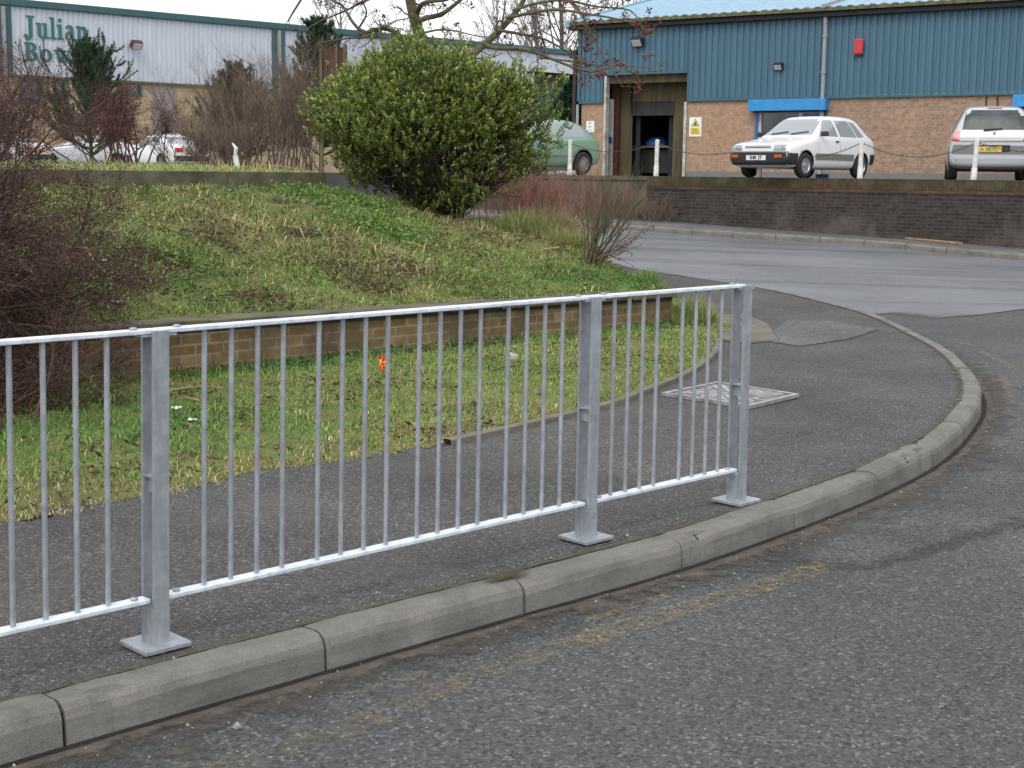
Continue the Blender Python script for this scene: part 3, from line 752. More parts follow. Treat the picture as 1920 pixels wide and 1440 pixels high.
# grassy strip on the plateau behind the upper wall
gs = np.arange(-9, 5.2, .2); gt = np.arange(4.62, 8.4, .2); S, T = np.meshgrid(gs, gt, indexing='ij'); X, Y = st2xy(S, T)
def zstrip(x, y):
    s, t = xy2st(x, y); return YARD + .004 + .035 * sstep(4.7, 5.6, t) * sstep(8.3, 7.2, t) * (1 + .5 * (fnoise(x, y, 1.1, 71) - .5))
mb = MB(); mb.grid(np.stack([X, Y, zstrip(X, Y)], -1)); tag(mb.build('grass_strip', M['soil'], smooth=True), kind='structure')

# paler pavement slab panels beside the verge end
def sheet(name, px, mat, zf, dz, kind='structure'):
    q = np.array([onz(a, b, zf)[:2] for a, b in px]); q = np.vstack([q, q[:1]]); q, _ = resample(q, .08); c = q[:-1].mean(0); fs = [1, .93, .82, .65, .45, .25, .02]
    P = [np.c_[c + (q - c) * f, zf(*(c + (q - c) * f).T) + dz] for f in fs]; return fade_sheet(name, P, [np.full(len(q), v) for v in (0, .55, 1, 1, 1, 1, 1)], mat)
sheet('pavement_slab', [(1337, 588), (1395, 588), (1440, 605), (1468, 640), (1400, 648), (1352, 640)], M['slab_f'], zpav, .006)
sheet('pavement_trench', [(1420, 640), (1500, 652), (1600, 636), (1655, 618), (1560, 600), (1470, 600)], M['pave_f'], zpav, .005)

# ================================================================== walls
# low buff brick wall with concrete coping
lw = thing('low_brick_wall', (*st2xy(0, .05), 0.0), 'low buff brick wall with mossy concrete coping holding back the grass bank', 'wall')
d3 = np.array([D1[0], D1[1], 0]); m3_ = np.array([M1[0], M1[1], 0])
def lwp(s, t, z): x, y = st2xy(s, t); return (x, y, z)
def wtop(s): return .415 - .012 * max(0, s)
mb = MB(); ss = np.linspace(-8, 5.85, 15)
P = [[lwp(s, t, z) for t, z in ((0, -.3), (0, wtop(s) - .055), (.16, wtop(s) - .055), (.16, -.3))] for s in ss]
mb.grid(P); mb.f.append([len(mb.v) - 4 + j for j in range(4)]); mb.mi.append(0)
mb.build('brick_face', M['lowbrick'], lw, uvdir=(*D1, 0))
mb = MB(); s0 = -8.0; g = random.Random(3)
while s0 < 5.85:
    e = min(s0 + .6, 5.88); zz = wtop(s0) + g.uniform(-.004, .004); k = g.uniform(-.006, .006)
    mb.hexa([lwp(s0 + .003, -.055 + k, zz - .055), lwp(e - .003, -.055 + k, zz - .055), lwp(e - .003, .2, zz - .055), lwp(s0 + .003, .2, zz - .055),
             lwp(s0 + .003, -.055 + k, zz), lwp(e - .003, -.055 + k, zz), lwp(e - .003, .2, zz + .004), lwp(s0 + .003, .2, zz + .004)]); s0 = e
mb.build('coping', M['mossconc'], lw, bevel=.008)
mb = MB(); mb.grid([[lwp(s, -.012, wtop(s) - .085), lwp(s, -.012, wtop(s) - .062), lwp(s, .05, wtop(s) - .062)] for s in ss]); mb.build('coping_shade', M['dark'], lw)  # dark strip painting in the shade under the coping overhang
# upper concrete wall at the head of the bank
uw = thing('concrete_edge_wall', (*st2xy(0, 4.55), 1.2), 'long mossy concrete wall along the top of the grass bank', 'wall')
mb = MB(); s0 = -9.0
while s0 < 4.96:
    e = min(s0 + 1.8, 4.96); k = g.uniform(-.004, .004)
    mb.hexa([lwp(s0 + .004, 4.5 + k, .9), lwp(e - .004, 4.5 + k, .9), lwp(e - .004, 4.62, .9), lwp(s0 + .004, 4.62, .9), lwp(s0 + .004, 4.5 + k, 1.492), lwp(e - .004, 4.5 + k, 1.492), lwp(e - .004, 4.62, 1.494), lwp(s0 + .004, 4.62, 1.494)]); s0 = e
mb.build('concrete_panels', M['mossconc'], uw, bevel=.008)

# brick retaining wall of the car park
rw = thing('retaining_wall', (*wall_pt(0, 0), .1), 'long sooty brick retaining wall below the car park bollards', 'wall')
def wp(s, off, z): p = wall_pt(s, off); return (p[0], p[1], z)
def strip(mb, s0, s1, f0, f1, zb0, zt0, n=24, zbf=None):
    P = []
    for s in np.linspace(s0, s1, n):
        zb = zbf(s) if zbf else zb0
        P.append([wp(s, f0, zb), wp(s, f0, zt0), wp(s, f1, zt0), wp(s, f1, zb)])
    b0 = len(mb.v); mb.grid(P); m = len(mb.v)
    mb.f += [[b0, b0 + 1, b0 + 2, b0 + 3], [m - 4, m - 3, m - 2, m - 1]]; mb.mi += [0, 0]
SPL = 7.55                                                   # brick to the right, rendered part to the left
gb = lambda s: float(zpav(*wall_pt(s, .17))) - .1
mb = MB(); strip(mb, -22, SPL, .16, -.15, 0, 1.20, 30, gb); mb.build('brick_face', M['wallbrick'], rw, uvdir=(*UW, 0))
mb = MB(); strip(mb, -22, SPL, .175, -.15, 1.20, 1.275); mb.build('red_course', M['wallred'], rw, uvdir=(*UW, 0))
mb = MB(); strip(mb, -22, SPL, .18, -.15, 1.275, 1.497); mb.build('soldier_coping', M['soldier'], rw, uvdir=(*UW, 0), bevel=0)
mb = MB(); strip(mb, SPL, 13.2, .15, -.15, 0, 1.40, 12, gb); mb.build('rendered_face', M['render'], rw)
mb = MB(); strip(mb, SPL, 13.2, .19, -.15, 1.40, 1.495, 12); mb.build('concrete_coping', M['mossconc'], rw, bevel=0)

# ================================================================== guard rail
G1 = onz(292, 1212, zpav); G2 = onz(1098, 1012, zpav); G3 = onz(1380, 942, zpav)
uf = (G3 - G1); uf[2] = 0; uf /= np.linalg.norm(uf); nf = np.array([uf[1], -uf[0], 0]); up3 = np.array([0, 0, 1.0])
LEAN = {0: np.array([.024, 0, 0]), 1: np.array([.024, 0, 0]), 2: np.array([.002, 0, 0]), 3: np.array([-.006, 0, 0])}
PB = [G1 - uf * 2.0, G1, G2, G3]; HR = 1.012
gr = thing('pedestrian_guardrail', G2, 'galvanised steel pedestrian guard rail standing on the pavement behind the kerb', 'railing')
def frame(i, z): return PB[i] + LEAN[i] * (z / HR) + up3 * z
def fbox(mb, i, a0, a1, n0, n1, z0, z1):
    q = []
    for z in (z0, z1):
        c = frame(i, z)
        for a, n in ((a0, n0), (a1, n0), (a1, n1), (a0, n1)): q.append(c + uf * a + nf * n)
    mb.hexa(q)
for i in range(4):
    mb = MB()
    fbox(mb, i, -.028, .028, .026, .036, .135, HR)             # front flat
    fbox(mb, i, -.03, .03, -.036, -.026, .135, HR - .02)     # rear flat
    fbox(mb, i, -.03, .03, -.036, .036, .012, .1345)         # foot box
    po = mb.build('post', M['galv'], gr, bevel=.0015)
    mb = MB(); fbox(mb, i, -.0115, .0115, -.0258, .0258, .50, .555); fbox(mb, i, -.027, .027, -.026, .026, .553, .558); mb.build('spacer', M['galv'], po)
    mb = MB(); fbox(mb, i, -.05, .045, -.0255, .0255, HR - .075, HR - .048) if False else fbox(mb, i, -.06, .06, -.0258, .0258, HR - .018, HR - .011); mb.build('bracket', M['galv'], po)
    mb = MB(); fbox(mb, i, -.082, .082, -.082, .082, .004, .020); mb.build('base_plate', M['galv'], po, bevel=.003)
    for a, n in ():
        mb = MB(); c = frame(i, 0); mb.lathe([(0, .031), (.008, .031), (.0095, .0205), (0, .0205)], c + uf * a + nf * n, n=8)
        mb.build('bolt', M['galv'], po)
for i in range(3):
    a, b = i, i + 1
    for z0, z1, nm in ((.153, .168, 'bottom_rail'), (HR - .010, HR + .004, 'top_rail')):
        q = []
        ga = .034 if nm == 'bottom_rail' else -.004
        for z in (z0, z1):
            A = frame(a, z) + uf * (.031 if nm == 'bottom_rail' else .002); B = frame(b, z) - uf * (.031 if nm == 'bottom_rail' else .002)
            w = .0248 if nm == 'bottom_rail' else .0252
            q += [A + nf * w, B + nf * w, B - nf * w, A - nf * w]
        mb = MB(); mb.hexa(q); ro = mb.build(nm, M['galvrail'], gr, bevel=.003)
        for e, sg in ((a, 1), (b, -1)):
            mb = MB(); c = frame(e, z1) + uf * sg * .075; mb.lathe([(0, .009), (.011, .007), (.013, 0.0002), (0, .0002)], c, n=10); mb.build('bolt', M['galv'], ro, smooth=True)
    L = np.linalg.norm(PB[b] - PB[a])
    if i < 2: ts = [.176 + .1015 * k + .046 * (k // 4) for k in range(16)]
    else: ts = [.147 + .0925 * k + .08 * (k // 4) for k in range(8)]
    for t in ts:
        f = t / L
        p0 = frame(a, .1685) * (1 - f) + frame(b, .1685) * f; p1 = frame(a, HR - .0105) * (1 - f) + frame(b, HR - .0105) * f
        mb = MB(); mb.tube([p0, p1], .0085, 10); mb.build('baluster', M['galv'], gr, smooth=False)

# ================================================================== bollards and chains on the wall
bol = []
bx = [(1068, 330, 262), (1230, 331, 261), (1423, 334, 262), (1612, 337, 262), (1825, 340, 262)]
place = ['before the green hatchback', 'in front of the open workshop doorway', 'before the number plate of the white hatchback', 'before the rear wheel of the white hatchback', 'behind the silver people carrier']
for k, (x, yb, yt) in enumerate(bx):
    p = onplane(x, yb, (*wall_pt(0, 0), 0), (*NW, 0)); p[2] = 1.498
    lean = [.0, .012, .006, .01, .035][k]
    t = thing('bollard', p, 'slim white painted bollard on the retaining wall ' + place[k], 'bollard', 'white bollards along the top of the retaining wall')
    mb = MB(); ax = np.array([lean, 0, 1.0])
    mb.tube([p, p + ax * .24], [.062, .060], 12); mb.build('collar', M['bollard'], t, smooth=False)
    mb = MB(); mb.tube([p + ax * .24, p + ax * .83, p + ax * .845], [.05, .048, .035], 12); mb.build('pole', M['bollard'], t, smooth=False)
    bol.append(p + ax * .76)
right = bol[-1] + (bol[-1] - bol[-2]) * 1.0
left = bol[0] - (bol[1] - bol[0]) * 1.0
seq = [left] + bol + [right]
cl = ['hanging past the green hatchback toward the evergreen bush', 'hanging from the green hatchback to the doorway bollard', 'sagging across the orange brick beside the yellow sign', 'sagging in front of the white hatchback flank', 'sagging across the brick between the two white cars', 'hanging behind the silver people carrier']
for k in range(6):
    a, b = seq[k], seq[k + 1]; mb = MB(); sag = [.16, .2, .26, .3, .3, .2][k]; lk = 46
    pts = [a * (1 - f) + b * f - np.array([0, 0, sag * 4 * f * (1 - f)]) for f in np.linspace(.012, .988, lk)]
    for j in range(lk - 1):
        c = (pts[j] + pts[j + 1]) / 2; t_ = pts[j + 1] - pts[j]; l = np.linalg.norm(t_); t_ /= l
        s_ = np.cross(t_, [0, 0, 1]); s_ /= np.linalg.norm(s_); q_ = s_ if j % 2 else np.cross(t_, s_)
        ring = [c + t_ * (l * .62) * math.cos(an) + q_ * .014 * math.sin(an) for an in np.linspace(0, 2 * math.pi, 9)]
        mb.tube(ring, .0055, 4, cap=False)
    o = mb.build('chain', M['chain'], origin=a); tag(o, 'thin dark chain ' + cl[k], 'chain', 'chains between the white bollards')
# ================================================================== blue workshop
UB = np.array([.830, -.558, 0]); NB = np.array([-.558, -.830, 0]); CB = at(1085, 328, 42.7); CB[2] = 0
def fac(px, py): p = onplane(px, py, CB, NB); return float(np.dot(p - CB, UB)), float(p[2])
def fp(a, b, z): return CB + UB * a + NB * b + np.array([0, 0, z])
def fbx(mb, a0, a1, b0, b1, z0, z1, m=0):
    mb.hexa([fp(a0, b0, z0), fp(a1, b0, z0), fp(a1, b1, z0), fp(a0, b1, z0), fp(a0, b0, z1), fp(a1, b0, z1), fp(a1, b1, z1), fp(a0, b1, z1)], m)
def ribbed(P, a0, a1, z0, z1, pitch, depth, off=0.0):
    """trapezoidal cladding sheet, P(a, b, z) -> point"""
    mb = MB(); prof = []; a = a0
    while a < a1:
        for q, b in ((0, 0), (.30, 0), (.40, depth), (.86, depth), (.96, 0)):
            if a + q * pitch <= a1: prof.append((a + q * pitch, b))
        a += pitch
    prof.append((a1, 0))
    mb.grid([[P(x, off + b, z0), P(x, off + b, z1)] for x, b in prof]); return mb
AE = 30.0; ZE = fac(1085, 51)[1]; ZC = fac(1280, 186)[1]
dL, _ = fac(1131, 328); dR, _ = fac(1282, 328); zD = fac(1205, 135)[1]
blue = thing('workshop_building', fp(0, 0, YARD), 'blue corrugated workshop with orange brick base and open loading doorway', 'building')
ZB = YARD - .1
# brick base (split round the doorway and windows)
w1L, _ = fac(1416, 260); w1R, _ = fac(1548, 260); w2L, _ = fac(1909, 260)
wz0 = YARD + .62; wz1 = fac(1470, 207)[1]
mb = MB()
for a0, a1, z0, z1 in ((0.06, dL - .02, ZB, ZC), (dR + .06, w1L, ZB, ZC), (w1L, w1R, ZB, wz0), (w1L, w1R, wz1, ZC)):
    mb = MB(); fbx(mb, a0, a1, 0, -.3, z0, z1); mb.build('brick_wall', M['redbrick'], blue, uvdir=UB)
mb = MB()
for a0, a1, z0, z1 in ((w1R, w2L, ZB, ZC), (w2L, w2L + 2.6, ZB, wz0), (w2L, w2L + 2.6, wz1, ZC), (w2L + 2.6, AE, ZB, ZC)):
    mb = MB(); fbx(mb, a0, a1, 0, -.3, z0, z1); mb.build('brick_wall', M['redbrick2'], blue, uvdir=UB)
mb = MB(); fbx(mb, dR + .06, AE, .012, 0.002, ZB, YARD + .16); mb.build('plinth', M['trimgrey'], blue)
# cladding
pitch = (fac(1400, 120)[0] - fac(1285, 120)[0]) / 10.0
for a0, a1, z0 in ((0, dL - .02, ZC), (dL - .02, dR + .05, zD), (dR + .05, AE, ZC)):
    ribbed(fp, a0, a1, z0, ZE, pitch, .035, .03).build('cladding', M['blue'], blue)
mb = MB()
fbx(mb, 0, dL - .03, .075, -.05, ZC - .07, ZC - .002); fbx(mb, dR + .06, AE, .075, -.05, ZC - .07, ZC - .002)
fbx(mb, dL - .03, dR + .06, .075, -.05, zD - .07, zD - .002)
fbx(mb, dL - .10, dL - .031, .078, -.05, ZC, zD - .072); fbx(mb, dR + .061, dR + .13, .078, -.05, ZC, zD - .072)
fbx(mb, -.06, .05, .08, -.05, ZC + .002, ZE - .01)
mb.build('trim', M['bluetrim'], blue)
mb = MB(); fbx(mb, -.02, AE, 0.02, -14, ZE - .05, ZE - .03); mb.build('ceiling', M['dark'], blue)
mb = MB(); fbx(mb, 0, .05, -.31, -14, ZB, ZE - .06); mb.build('gable_wall', M['blue'], blue)
mb = MB(); mb.tube([fp(-.02, .1, YARD), fp(-.02, .1, ZC - .1)], .045, 8); mb.build('corner_pipe', M['pipe'], blue)
# gutter, roof
mb = MB(); fbx(mb, -.3, AE, .26, .1, ZE - .11, ZE + .02); mb.build('gutter', M['dark'], blue, bevel=.02)
tn = math.tan(R(13)); rb = 9.0
def rp(a, b, z): return fp(a, .34 - b, ZE + .10 + b * tn + z)
mb = MB(); prof = []; a = -.25
while a < AE:
    prof += [(a, 0), (a + .10, 0), (a + .14, .03), (a + .24, .03), (a + .28, 0)]; a += .3
mb.grid([[rp(x, 0, z), rp(x, rb, z)] for x, z in prof]); roof = mb.build('roof', M['roof'], blue)
mb = MB(); mb.grid([[rp(x, -.005, z + .008), rp(x, .09, z + .008)] for x, z in prof]); mb.grid([[rp(x, -.005, z + .008), rp(x, -.005, -.07)] for x, z in prof]); mb.build('mossy_edge', M['eave'], roof)
mb = MB(); fbx(mb, -.3, AE, .1, .3, ZE + .03, ZE + .06); mb.build('soffit', M['dark'], roof)
mb = MB(); q = [rp(-.33, -.02, -.12), rp(-.2, -.02, -.12), rp(-.2, rb, -.12), rp(-.33, rb, -.12), rp(-.33, -.02, .07), rp(-.2, -.02, .07), rp(-.2, rb, .07), rp(-.33, rb, .07)]; mb.hexa(q); mb.build('verge_flashing', M['roof'], roof)
mb = MB(); mb.grid([[rp(-.25, rb, 0), rp(AE, rb, 0)], [rp(-.25, 2 * rb, -2 * rb * tn), rp(AE, 2 * rb, -2 * rb * tn)]]); mb.build('rear_slope', M['roof'], roof)
# roof seam seen above the downpipe
a_s = fac(1552, 20)[0]
mb = MB(); mb.hexa([rp(a_s - .06, 0, .04), rp(a_s + .06, 0, .04), rp(a_s + .06, rb, .04), rp(a_s - .06, rb, .04), rp(a_s - .06, 0, .10), rp(a_s + .06, 0, .10), rp(a_s + .06, rb, .10), rp(a_s - .06, rb, .10)]); mb.build('seam_cap', M['pipe'], roof)
# downpipe
a_d = fac(1548, 120)[0]
mb = MB(); mb.tube([fp(a_d, .16, ZE - .1), fp(a_d, .125, ZE - .4), fp(a_d, .125, YARD + .1)], .055, 10)
for z in (fac(1548, 68)[1], fac(1548, 136)[1], fac(1548, 188)[1]): mb.tube([fp(a_d, .125, z - .03), fp(a_d, .125, z + .03)], .075, 10)
mb.build('downpipe', M['pipe'], blue)
mb = MB()
for x in (1850, 1871):
    a = fac(x, 180)[0]; mb.tube([fp(a, .02, ZC - .1), fp(a, .02, fac(x, 215)[1])], .018, 6)
mb.build('overflow_pipe', M['wooddark'], blue)
# doorway
dw = MB(); a1_ = fac(1137.5, 200)[0]; fbx(dw, dL, a1_, .05, -.15, YARD, zD - .08); dfr = dw.build('door_frame', M['whitepaint'], blue)
mb = MB(); fbx(mb, dR - .03, dR + .05, .05, -.15, YARD, ZC - .08); mb.build('jamb', M['whitepaint'], dfr)
za = fac(1205, 148)[1]
mb = MB(); fbx(mb, a1_ + .002, dR - .035, -.12, -.30, za - .1, zD - .075); mb.build('lintel', M['curtain'], dfr)
# recess: side walls, floor, curtain with inner opening
dep = -1.25
def pa(px, py, b):
    p = onplane(px, py, CB + NB * b, NB); return float(np.dot(p - CB, UB)), float(p[2])
def panel(name, px0, px1, py0, py1, b, mat, par, th=.05, z0=None):
    a0, zt = pa(px0, py0, b); a1, zb = pa(px1, py1, b); mb = MB(); fbx(mb, a0, a1, b, b - th, zb if z0 is None else z0, zt); return mb.build(name, mat, par)
panel('white_strip', 1139.5, 1147, 186, 330, -.5, M['whitepaint'], blue, .05, YARD)
mb = MB(); a0_, zt_ = pa(1139.8, 257, -.47); a9_, zb_ = pa(1146.6, 268, -.47); fbx(mb, a0_, a9_, -.495, -.485, zb_, zt_); mb.build('blue_sticker', M['bluepaint'], blue)
panel('maroon_door', 1148, 1157.5, 150, 330, -.62, M['maroon'], blue, .05, YARD)
cur = panel('strip_curtain', 1156, 1183, 140, 330, -.8, M['curtain'], blue, .03, YARD)
panel('flap', 1183.3, 1265, 140, 191, -.8, M['curtain'], cur, .03)
panel('sooty_flap', 1183.3, 1265, 191.2, 216, -.8, M['soot'], cur, .03)
panel('flap', 1265.3, 1296, 140, 330, -.8, M['curtain'], cur, .03, YARD)
A0, A1 = dL - 1.2, dR + 3.0
mb = MB(); fbx(mb, A0, A1, -5.0, -5.1, YARD, 5.2); fbx(mb, A0 - .1, A0, -.3, -5.1, YARD, 5.2); fbx(mb, A1, A1 + .1, -.3, -5.1, YARD, 5.2); fbx(mb, A0, A1, -.3, -5.1, 5.2, 5.3); fbx(mb, A0, A1, -.31, -5.1, YARD + .001, YARD + .01)
mb.build('workshop_interior', M['room'], blue)
panel('inner_post', 1193, 1198, 215, 330, -1.0, M['dark'], blue, .05, YARD)
panel('inner_post', 1255, 1260, 215, 330, -1.0, M['dark'], blue, .05, YARD)
# bench with a blue cover inside
bp_, bz = pa(1227, 274, -1.9); bz -= 0
wb = thing('workbench', fp(bp_, -1.9, YARD), 'pale topped workbench inside the open workshop doorway', 'bench')
mb = MB(); fbx(mb, bp_ - .75, bp_ + .7, -1.6, -2.2, bz - .05, bz); mb.build('bench_top', M['woodpale'], wb)
for a in (bp_ - .7, bp_ + .62):
    mb = MB(); fbx(mb, a, a + .06, -1.65, -2.15, YARD + .012, bz - .052); mb.build('leg', M['wooddark'], wb)
mb = MB(); fbx(mb, bp_ - .6, bp_ + .6, -1.75, -1.8, YARD + .1, bz - .1); mb.build('front_panel', M['room'], wb)
mb = MB(); a_, z_ = pa(1229, 268, -1.9)
mb.lathe([(.34, bz + .003), (.36, bz + .08), (.3, bz + .17), (.16, bz + .26), (0, bz + .28)], (*fp(bp_ + .08, -1.9, 0)[:2], 0), n=12)
o = mb.build('blue_cover', M['bluepaint'], smooth=True, origin=fp(bp_ + .08, -1.9, bz)); tag(o, 'crumpled blue cover heaped on the workbench in the doorway', 'cover')
panelo = panel('orange_cabinet', 1184, 1192, 240, 290, -3.5, M['amber'], None, .3)
tag(panelo, 'dull orange cabinet just inside the dark workshop doorway', 'cabinet')
# windows with roller shutter boxes
def window(px0, px1, pya, pyb, aL, aR, full=True):
    z1 = wz1
    wmb = MB(); fbx(wmb, aL, aL + .09, .04, -.1, wz0, z1); fbx(wmb, aR - .09, aR, .04, -.1, wz0, z1); fbx(wmb, aL + .09, aR - .09, .04, -.1, wz0, wz0 + .06)
    w = wmb.build('window', M['bluepaint'], blue)
    m = aL + (aR - aL) * .64
    mb = MB(); fbx(mb, aL + .092, aL + .17, .02, -.08, wz0 + .062, z1); fbx(mb, m - .05, m + .05, .02, -.08, wz0 + .062, z1); fbx(mb, aL + .17, m - .05, .02, -.08, z1 - .06, z1); mb.build('frame', M['whitepaint'], w)
    mb = MB(); fbx(mb, aL + .171, m - .051, -.03, -.05, wz0 + .062, z1 - .061); mb.build('pane', M['glass'], w)
    mb = MB(); fbx(mb, m + .051, aR - .092, -.02, -.06, wz0 + .062, z1 - .1); mb.build('infill_panel', M['bluepaint'], w)
    mb = MB(); fbx(mb, m + .051, aR - .092, -.015, -.06, z1 - .099, z1); mb.build('head_trim', M['whitepaint'], w)
    mb = MB(); fbx(mb, aL - .12, aR + .06, .30, .002, z1 - .02, z1 + (fac(1470, 186)[1] - wz1) - .02); mb.build('shutter_box', M['shutter'], blue, bevel=.012)
    mb = MB(); fbx(mb, aL, aR, .2, .045, z1 - .05, z1 - .021); mb.build('shutter_slot', M['dark'], w)
window(1410, 1545, 186, 207, w1L, w1R)
window(1905, 2040, 170, 192, w2L, w2L + 2.6)
mb = MB(); fbx(mb, w1L - .2, w2L + 3, -1.6, -1.7, YARD, ZC); mb.build('office_wall', M['trimgrey'], blue)
# fittings on the facade
def flood(px, py, sc, label):
    a, z = fac(px, py); t = thing('floodlight', fp(a, .07, z), label, 'floodlight', 'floodlights mounted on the buildings')
    mb = MB(); fbx(mb, a - .05 * sc, a + .05 * sc, .02, .16 * sc, z + .06 * sc, z + .11 * sc); fbx(mb, a - .09 * sc, a + .09 * sc, .02, .06, z + .02 * sc, z + .14 * sc); mb.build('bracket', M['black'], t)
    c0 = fp(a - .06 * sc, .20 * sc, z); ax = np.array([UB, NB * .8 - up3 * .6, NB * .6 + up3 * .8])
    ax[1] /= np.linalg.norm(ax[1]); ax[2] /= np.linalg.norm(ax[2])
    mb = MB(); mb.box(c0, (.36 * sc, .14 * sc, .28 * sc), ax); mb.build('housing', M['black'], t, bevel=.02 * sc)
    mb = MB(); mb.box(c0 + ax[1] * .075 * sc, (.28 * sc, .02 * sc, .2 * sc), ax); mb.build('lens', M['lampglass'], t)
flood(1205, 79, 1.0, 'black floodlight with pale lens on blue cladding above the loading doorway')
flood(1466, 125, .72, 'small dark floodlight on blue cladding above the blue shutter box')
a, z = fac(1613, 88); t = thing('alarm_box', fp(a, .1, z - .18), 'red alarm box mounted high on the blue cladding', 'alarm')
mb = MB(); fbx(mb, a - .125, a + .125, .07, .17, z - .2, z + .2); mb.build('casing', M['red'], t, bevel=.03)
mb = MB(); fbx(mb, a - .1, a + .1, .07, .14, z - .235, z - .203); mb.build('lamp', M['black'], t)
def signbox(name, px0, px1, py0, py1, label):
    a0, z1 = fac(px0, py0); a1, z0 = fac(px1, py1); t = thing(name, fp((a0 + a1) / 2, .02, z0), label, 'sign')
    mb = MB(); fbx(mb, a0, a1, .004, .02, z0, z1); mb.build('board', M['signwhite'], t); return t, a0, a1, z0, z1
t, a0, a1, z0, z1 = signbox('notice', 1100, 1114.5, 227, 248, 'small white printed notice on brick left of the loading doorway')
mb = MB()
for k in range(7):
    zz = z1 - (z1 - z0) * (.16 + .11 * k); fbx(mb, a0 + .08, a1 - .08 - .05 * (k % 3), .0205, .022, zz - .008, zz + .008)
mb.build('print', M['trimgrey'], t)
t, a0, a1, z0, z1 = signbox('warning_sign', 1293.5, 1315, 220, 256, 'white sign with yellow warning triangle on brick right of the doorway')
W_, H_ = a1 - a0, z1 - z0; ac = (a0 + a1) / 2
mb = MB(); mb.prism([fp(ac - W_ * .34, .0205, z0 + H_ * .53), fp(ac + W_ * .34, .0205, z0 + H_ * .53), fp(ac, .0205, z0 + H_ * .93)], NB * .003); mb.build('triangle_border', M['ink'], t)
mb = MB(); mb.prism([fp(ac - W_ * .27, .024, z0 + H_ * .56), fp(ac + W_ * .27, .024, z0 + H_ * .56), fp(ac, .024, z0 + H_ * .88)], NB * .002); mb.build('triangle', M['yellow'], t)
mb = MB(); mb.prism([fp(ac - W_ * .1, .0265, z0 + H_ * .59), fp(ac + W_ * .12, .0265, z0 + H_ * .59), fp(ac + W_ * .05, .0265, z0 + H_ * .74), fp(ac - W_ * .03, .0265, z0 + H_ * .76)], NB * .002); mb.build('symbol', M['ink'], t)
mb = MB(); fbx(mb, a0 + W_ * .1, a1 - W_ * .1, .0205, .023, z0 + H_ * .1, z0 + H_ * .47); mb.build('yellow_panel', M['yellow'], t)
mb = MB()
for k in range(3): fbx(mb, a0 + W_ * .2, a1 - W_ * (.2 + .06 * k), .0235, .025, z0 + H_ * (.17 + .095 * k), z0 + H_ * (.21 + .095 * k))
mb.build('print', M['trimgrey'], t)

# ================================================================== white warehouse
UV = np.array([.749, .663, 0]); NV = np.array([.663, -.749, 0]); CV = at(0, 315, 70.0); CV[2] = 0
def vac(px, py): p = onplane(px, py, CV, NV); return float(np.dot(p - CV, UV)), float(p[2])
def vp(a, b, z): return CV + UV * a + NV * b + np.array([0, 0, z])
def vbx(mb, a0, a1, b0, b1, z0, z1):
    mb.hexa([vp(a0, b0, z0), vp(a1, b0, z0), vp(a1, b1, z0), vp(a0, b1, z0), vp(a0, b0, z1), vp(a1, b0, z1), vp(a1, b1, z1), vp(a0, b1, z1)])
VT = vac(520, 47)[1] + .08; VC = vac(200, 149)[1]; VA0, VA1 = -9.0, 46.0
wh = thing('warehouse', vp(10, 0, YARD), 'long white ribbed warehouse with teal trim and sand brick base', 'building')
ddL = vac(1000, 180)[0]; ddR = vac(1073, 180)[0]; ddT = vac(1030, 136)[1]
for a0, a1, z0 in ((VA0, ddL, VC), (ddL, ddR, ddT), (ddR, VA1, VC)): ribbed(vp, a0, a1, z0, VT - .3, .27, .04, .04).build('cladding', M['white'], wh)
ribbed(vp, ddR, VA1, YARD, VC, .27, .04, .04).build('cladding', M['white'], wh)
mb = MB(); vbx(mb, VA0 - .3, VA1 + .2, .25, -.4, VT - .33, VT + .02); mb.build('fascia', M['teal'], wh, bevel=.04)
mb = MB(); vbx(mb, VA0, ddL, .14, 0, VC - .12, VC); mb.build('drip_trim', M['eave'], wh)
for x in (5.5, 520):
    a = vac(x, 90)[0]; mb = MB(); vbx(mb, a - .42, a + .42, .14, .02, VC, VT - .39); mb.build('corner_trim', M['teal'], wh)
    mb = MB(); vbx(mb, a - .1, a + .08, .26, .145, YARD, VT - .39); mb.build('downpipe', M['pipe'], wh)
wins = [(36, 80, 147, 195), (100, 124, 148, 190), (234, 266, 153, 181)]
cuts = sorted((vac(a, 170)[0], vac(b, 170)[0], vac(.5 * (a + b), d)[1], vac(.5 * (a + b), c)[1]) for a, b, c, d in wins)
mb = MB(); prev = VA0
for a0, a1, z0, z1 in cuts:
    for q0, q1, r0, r1 in ((prev, a0, YARD, VC - .12), (a0, a1, YARD, z0), (a0, a1, z1, VC - .12)):
        mb = MB(); vbx(mb, q0, q1, 0, -.3, r0, r1); mb.build('brick_wall', M['warebrick'], wh, uvdir=UV)
    prev = a1
mb = MB(); vbx(mb, prev, ddL, 0, -.3, YARD, VC - .12); mb.build('brick_wall', M['warebrick'], wh, uvdir=UV)
for a0, a1, z0, z1 in cuts:
    mb = MB()
    vbx(mb, a0, a0 + .12, .03, -.2, z0, z1); vbx(mb, a1 - .12, a1, .03, -.2, z0, z1); vbx(mb, a0 + .12, a1 - .12, .03, -.2, z0, z0 + .12); vbx(mb, a0 + .12, a1 - .12, .03, -.2, z1 - .12, z1)
    w = mb.build('window', M['teal'], wh); mb = MB(); vbx(mb, a0 + .12, a1 - .12, -.08, -.12, z0 + .12, z1 - .12); mb.build('pane', M['glass'], w)
a0 = vac(285, 200)[0]; a1 = vac(330, 200)[0]; mb = MB(); vbx(mb, a0, a1, .03, .002, YARD, VC - .121); mb.build('wall_panel', M['warepanel'], wh)
mb = MB(); vbx(mb, ddL + .02, ddR - .02, -.15, -.3, YARD, ddT - .9); mb.build('door', M['teal'], wh)
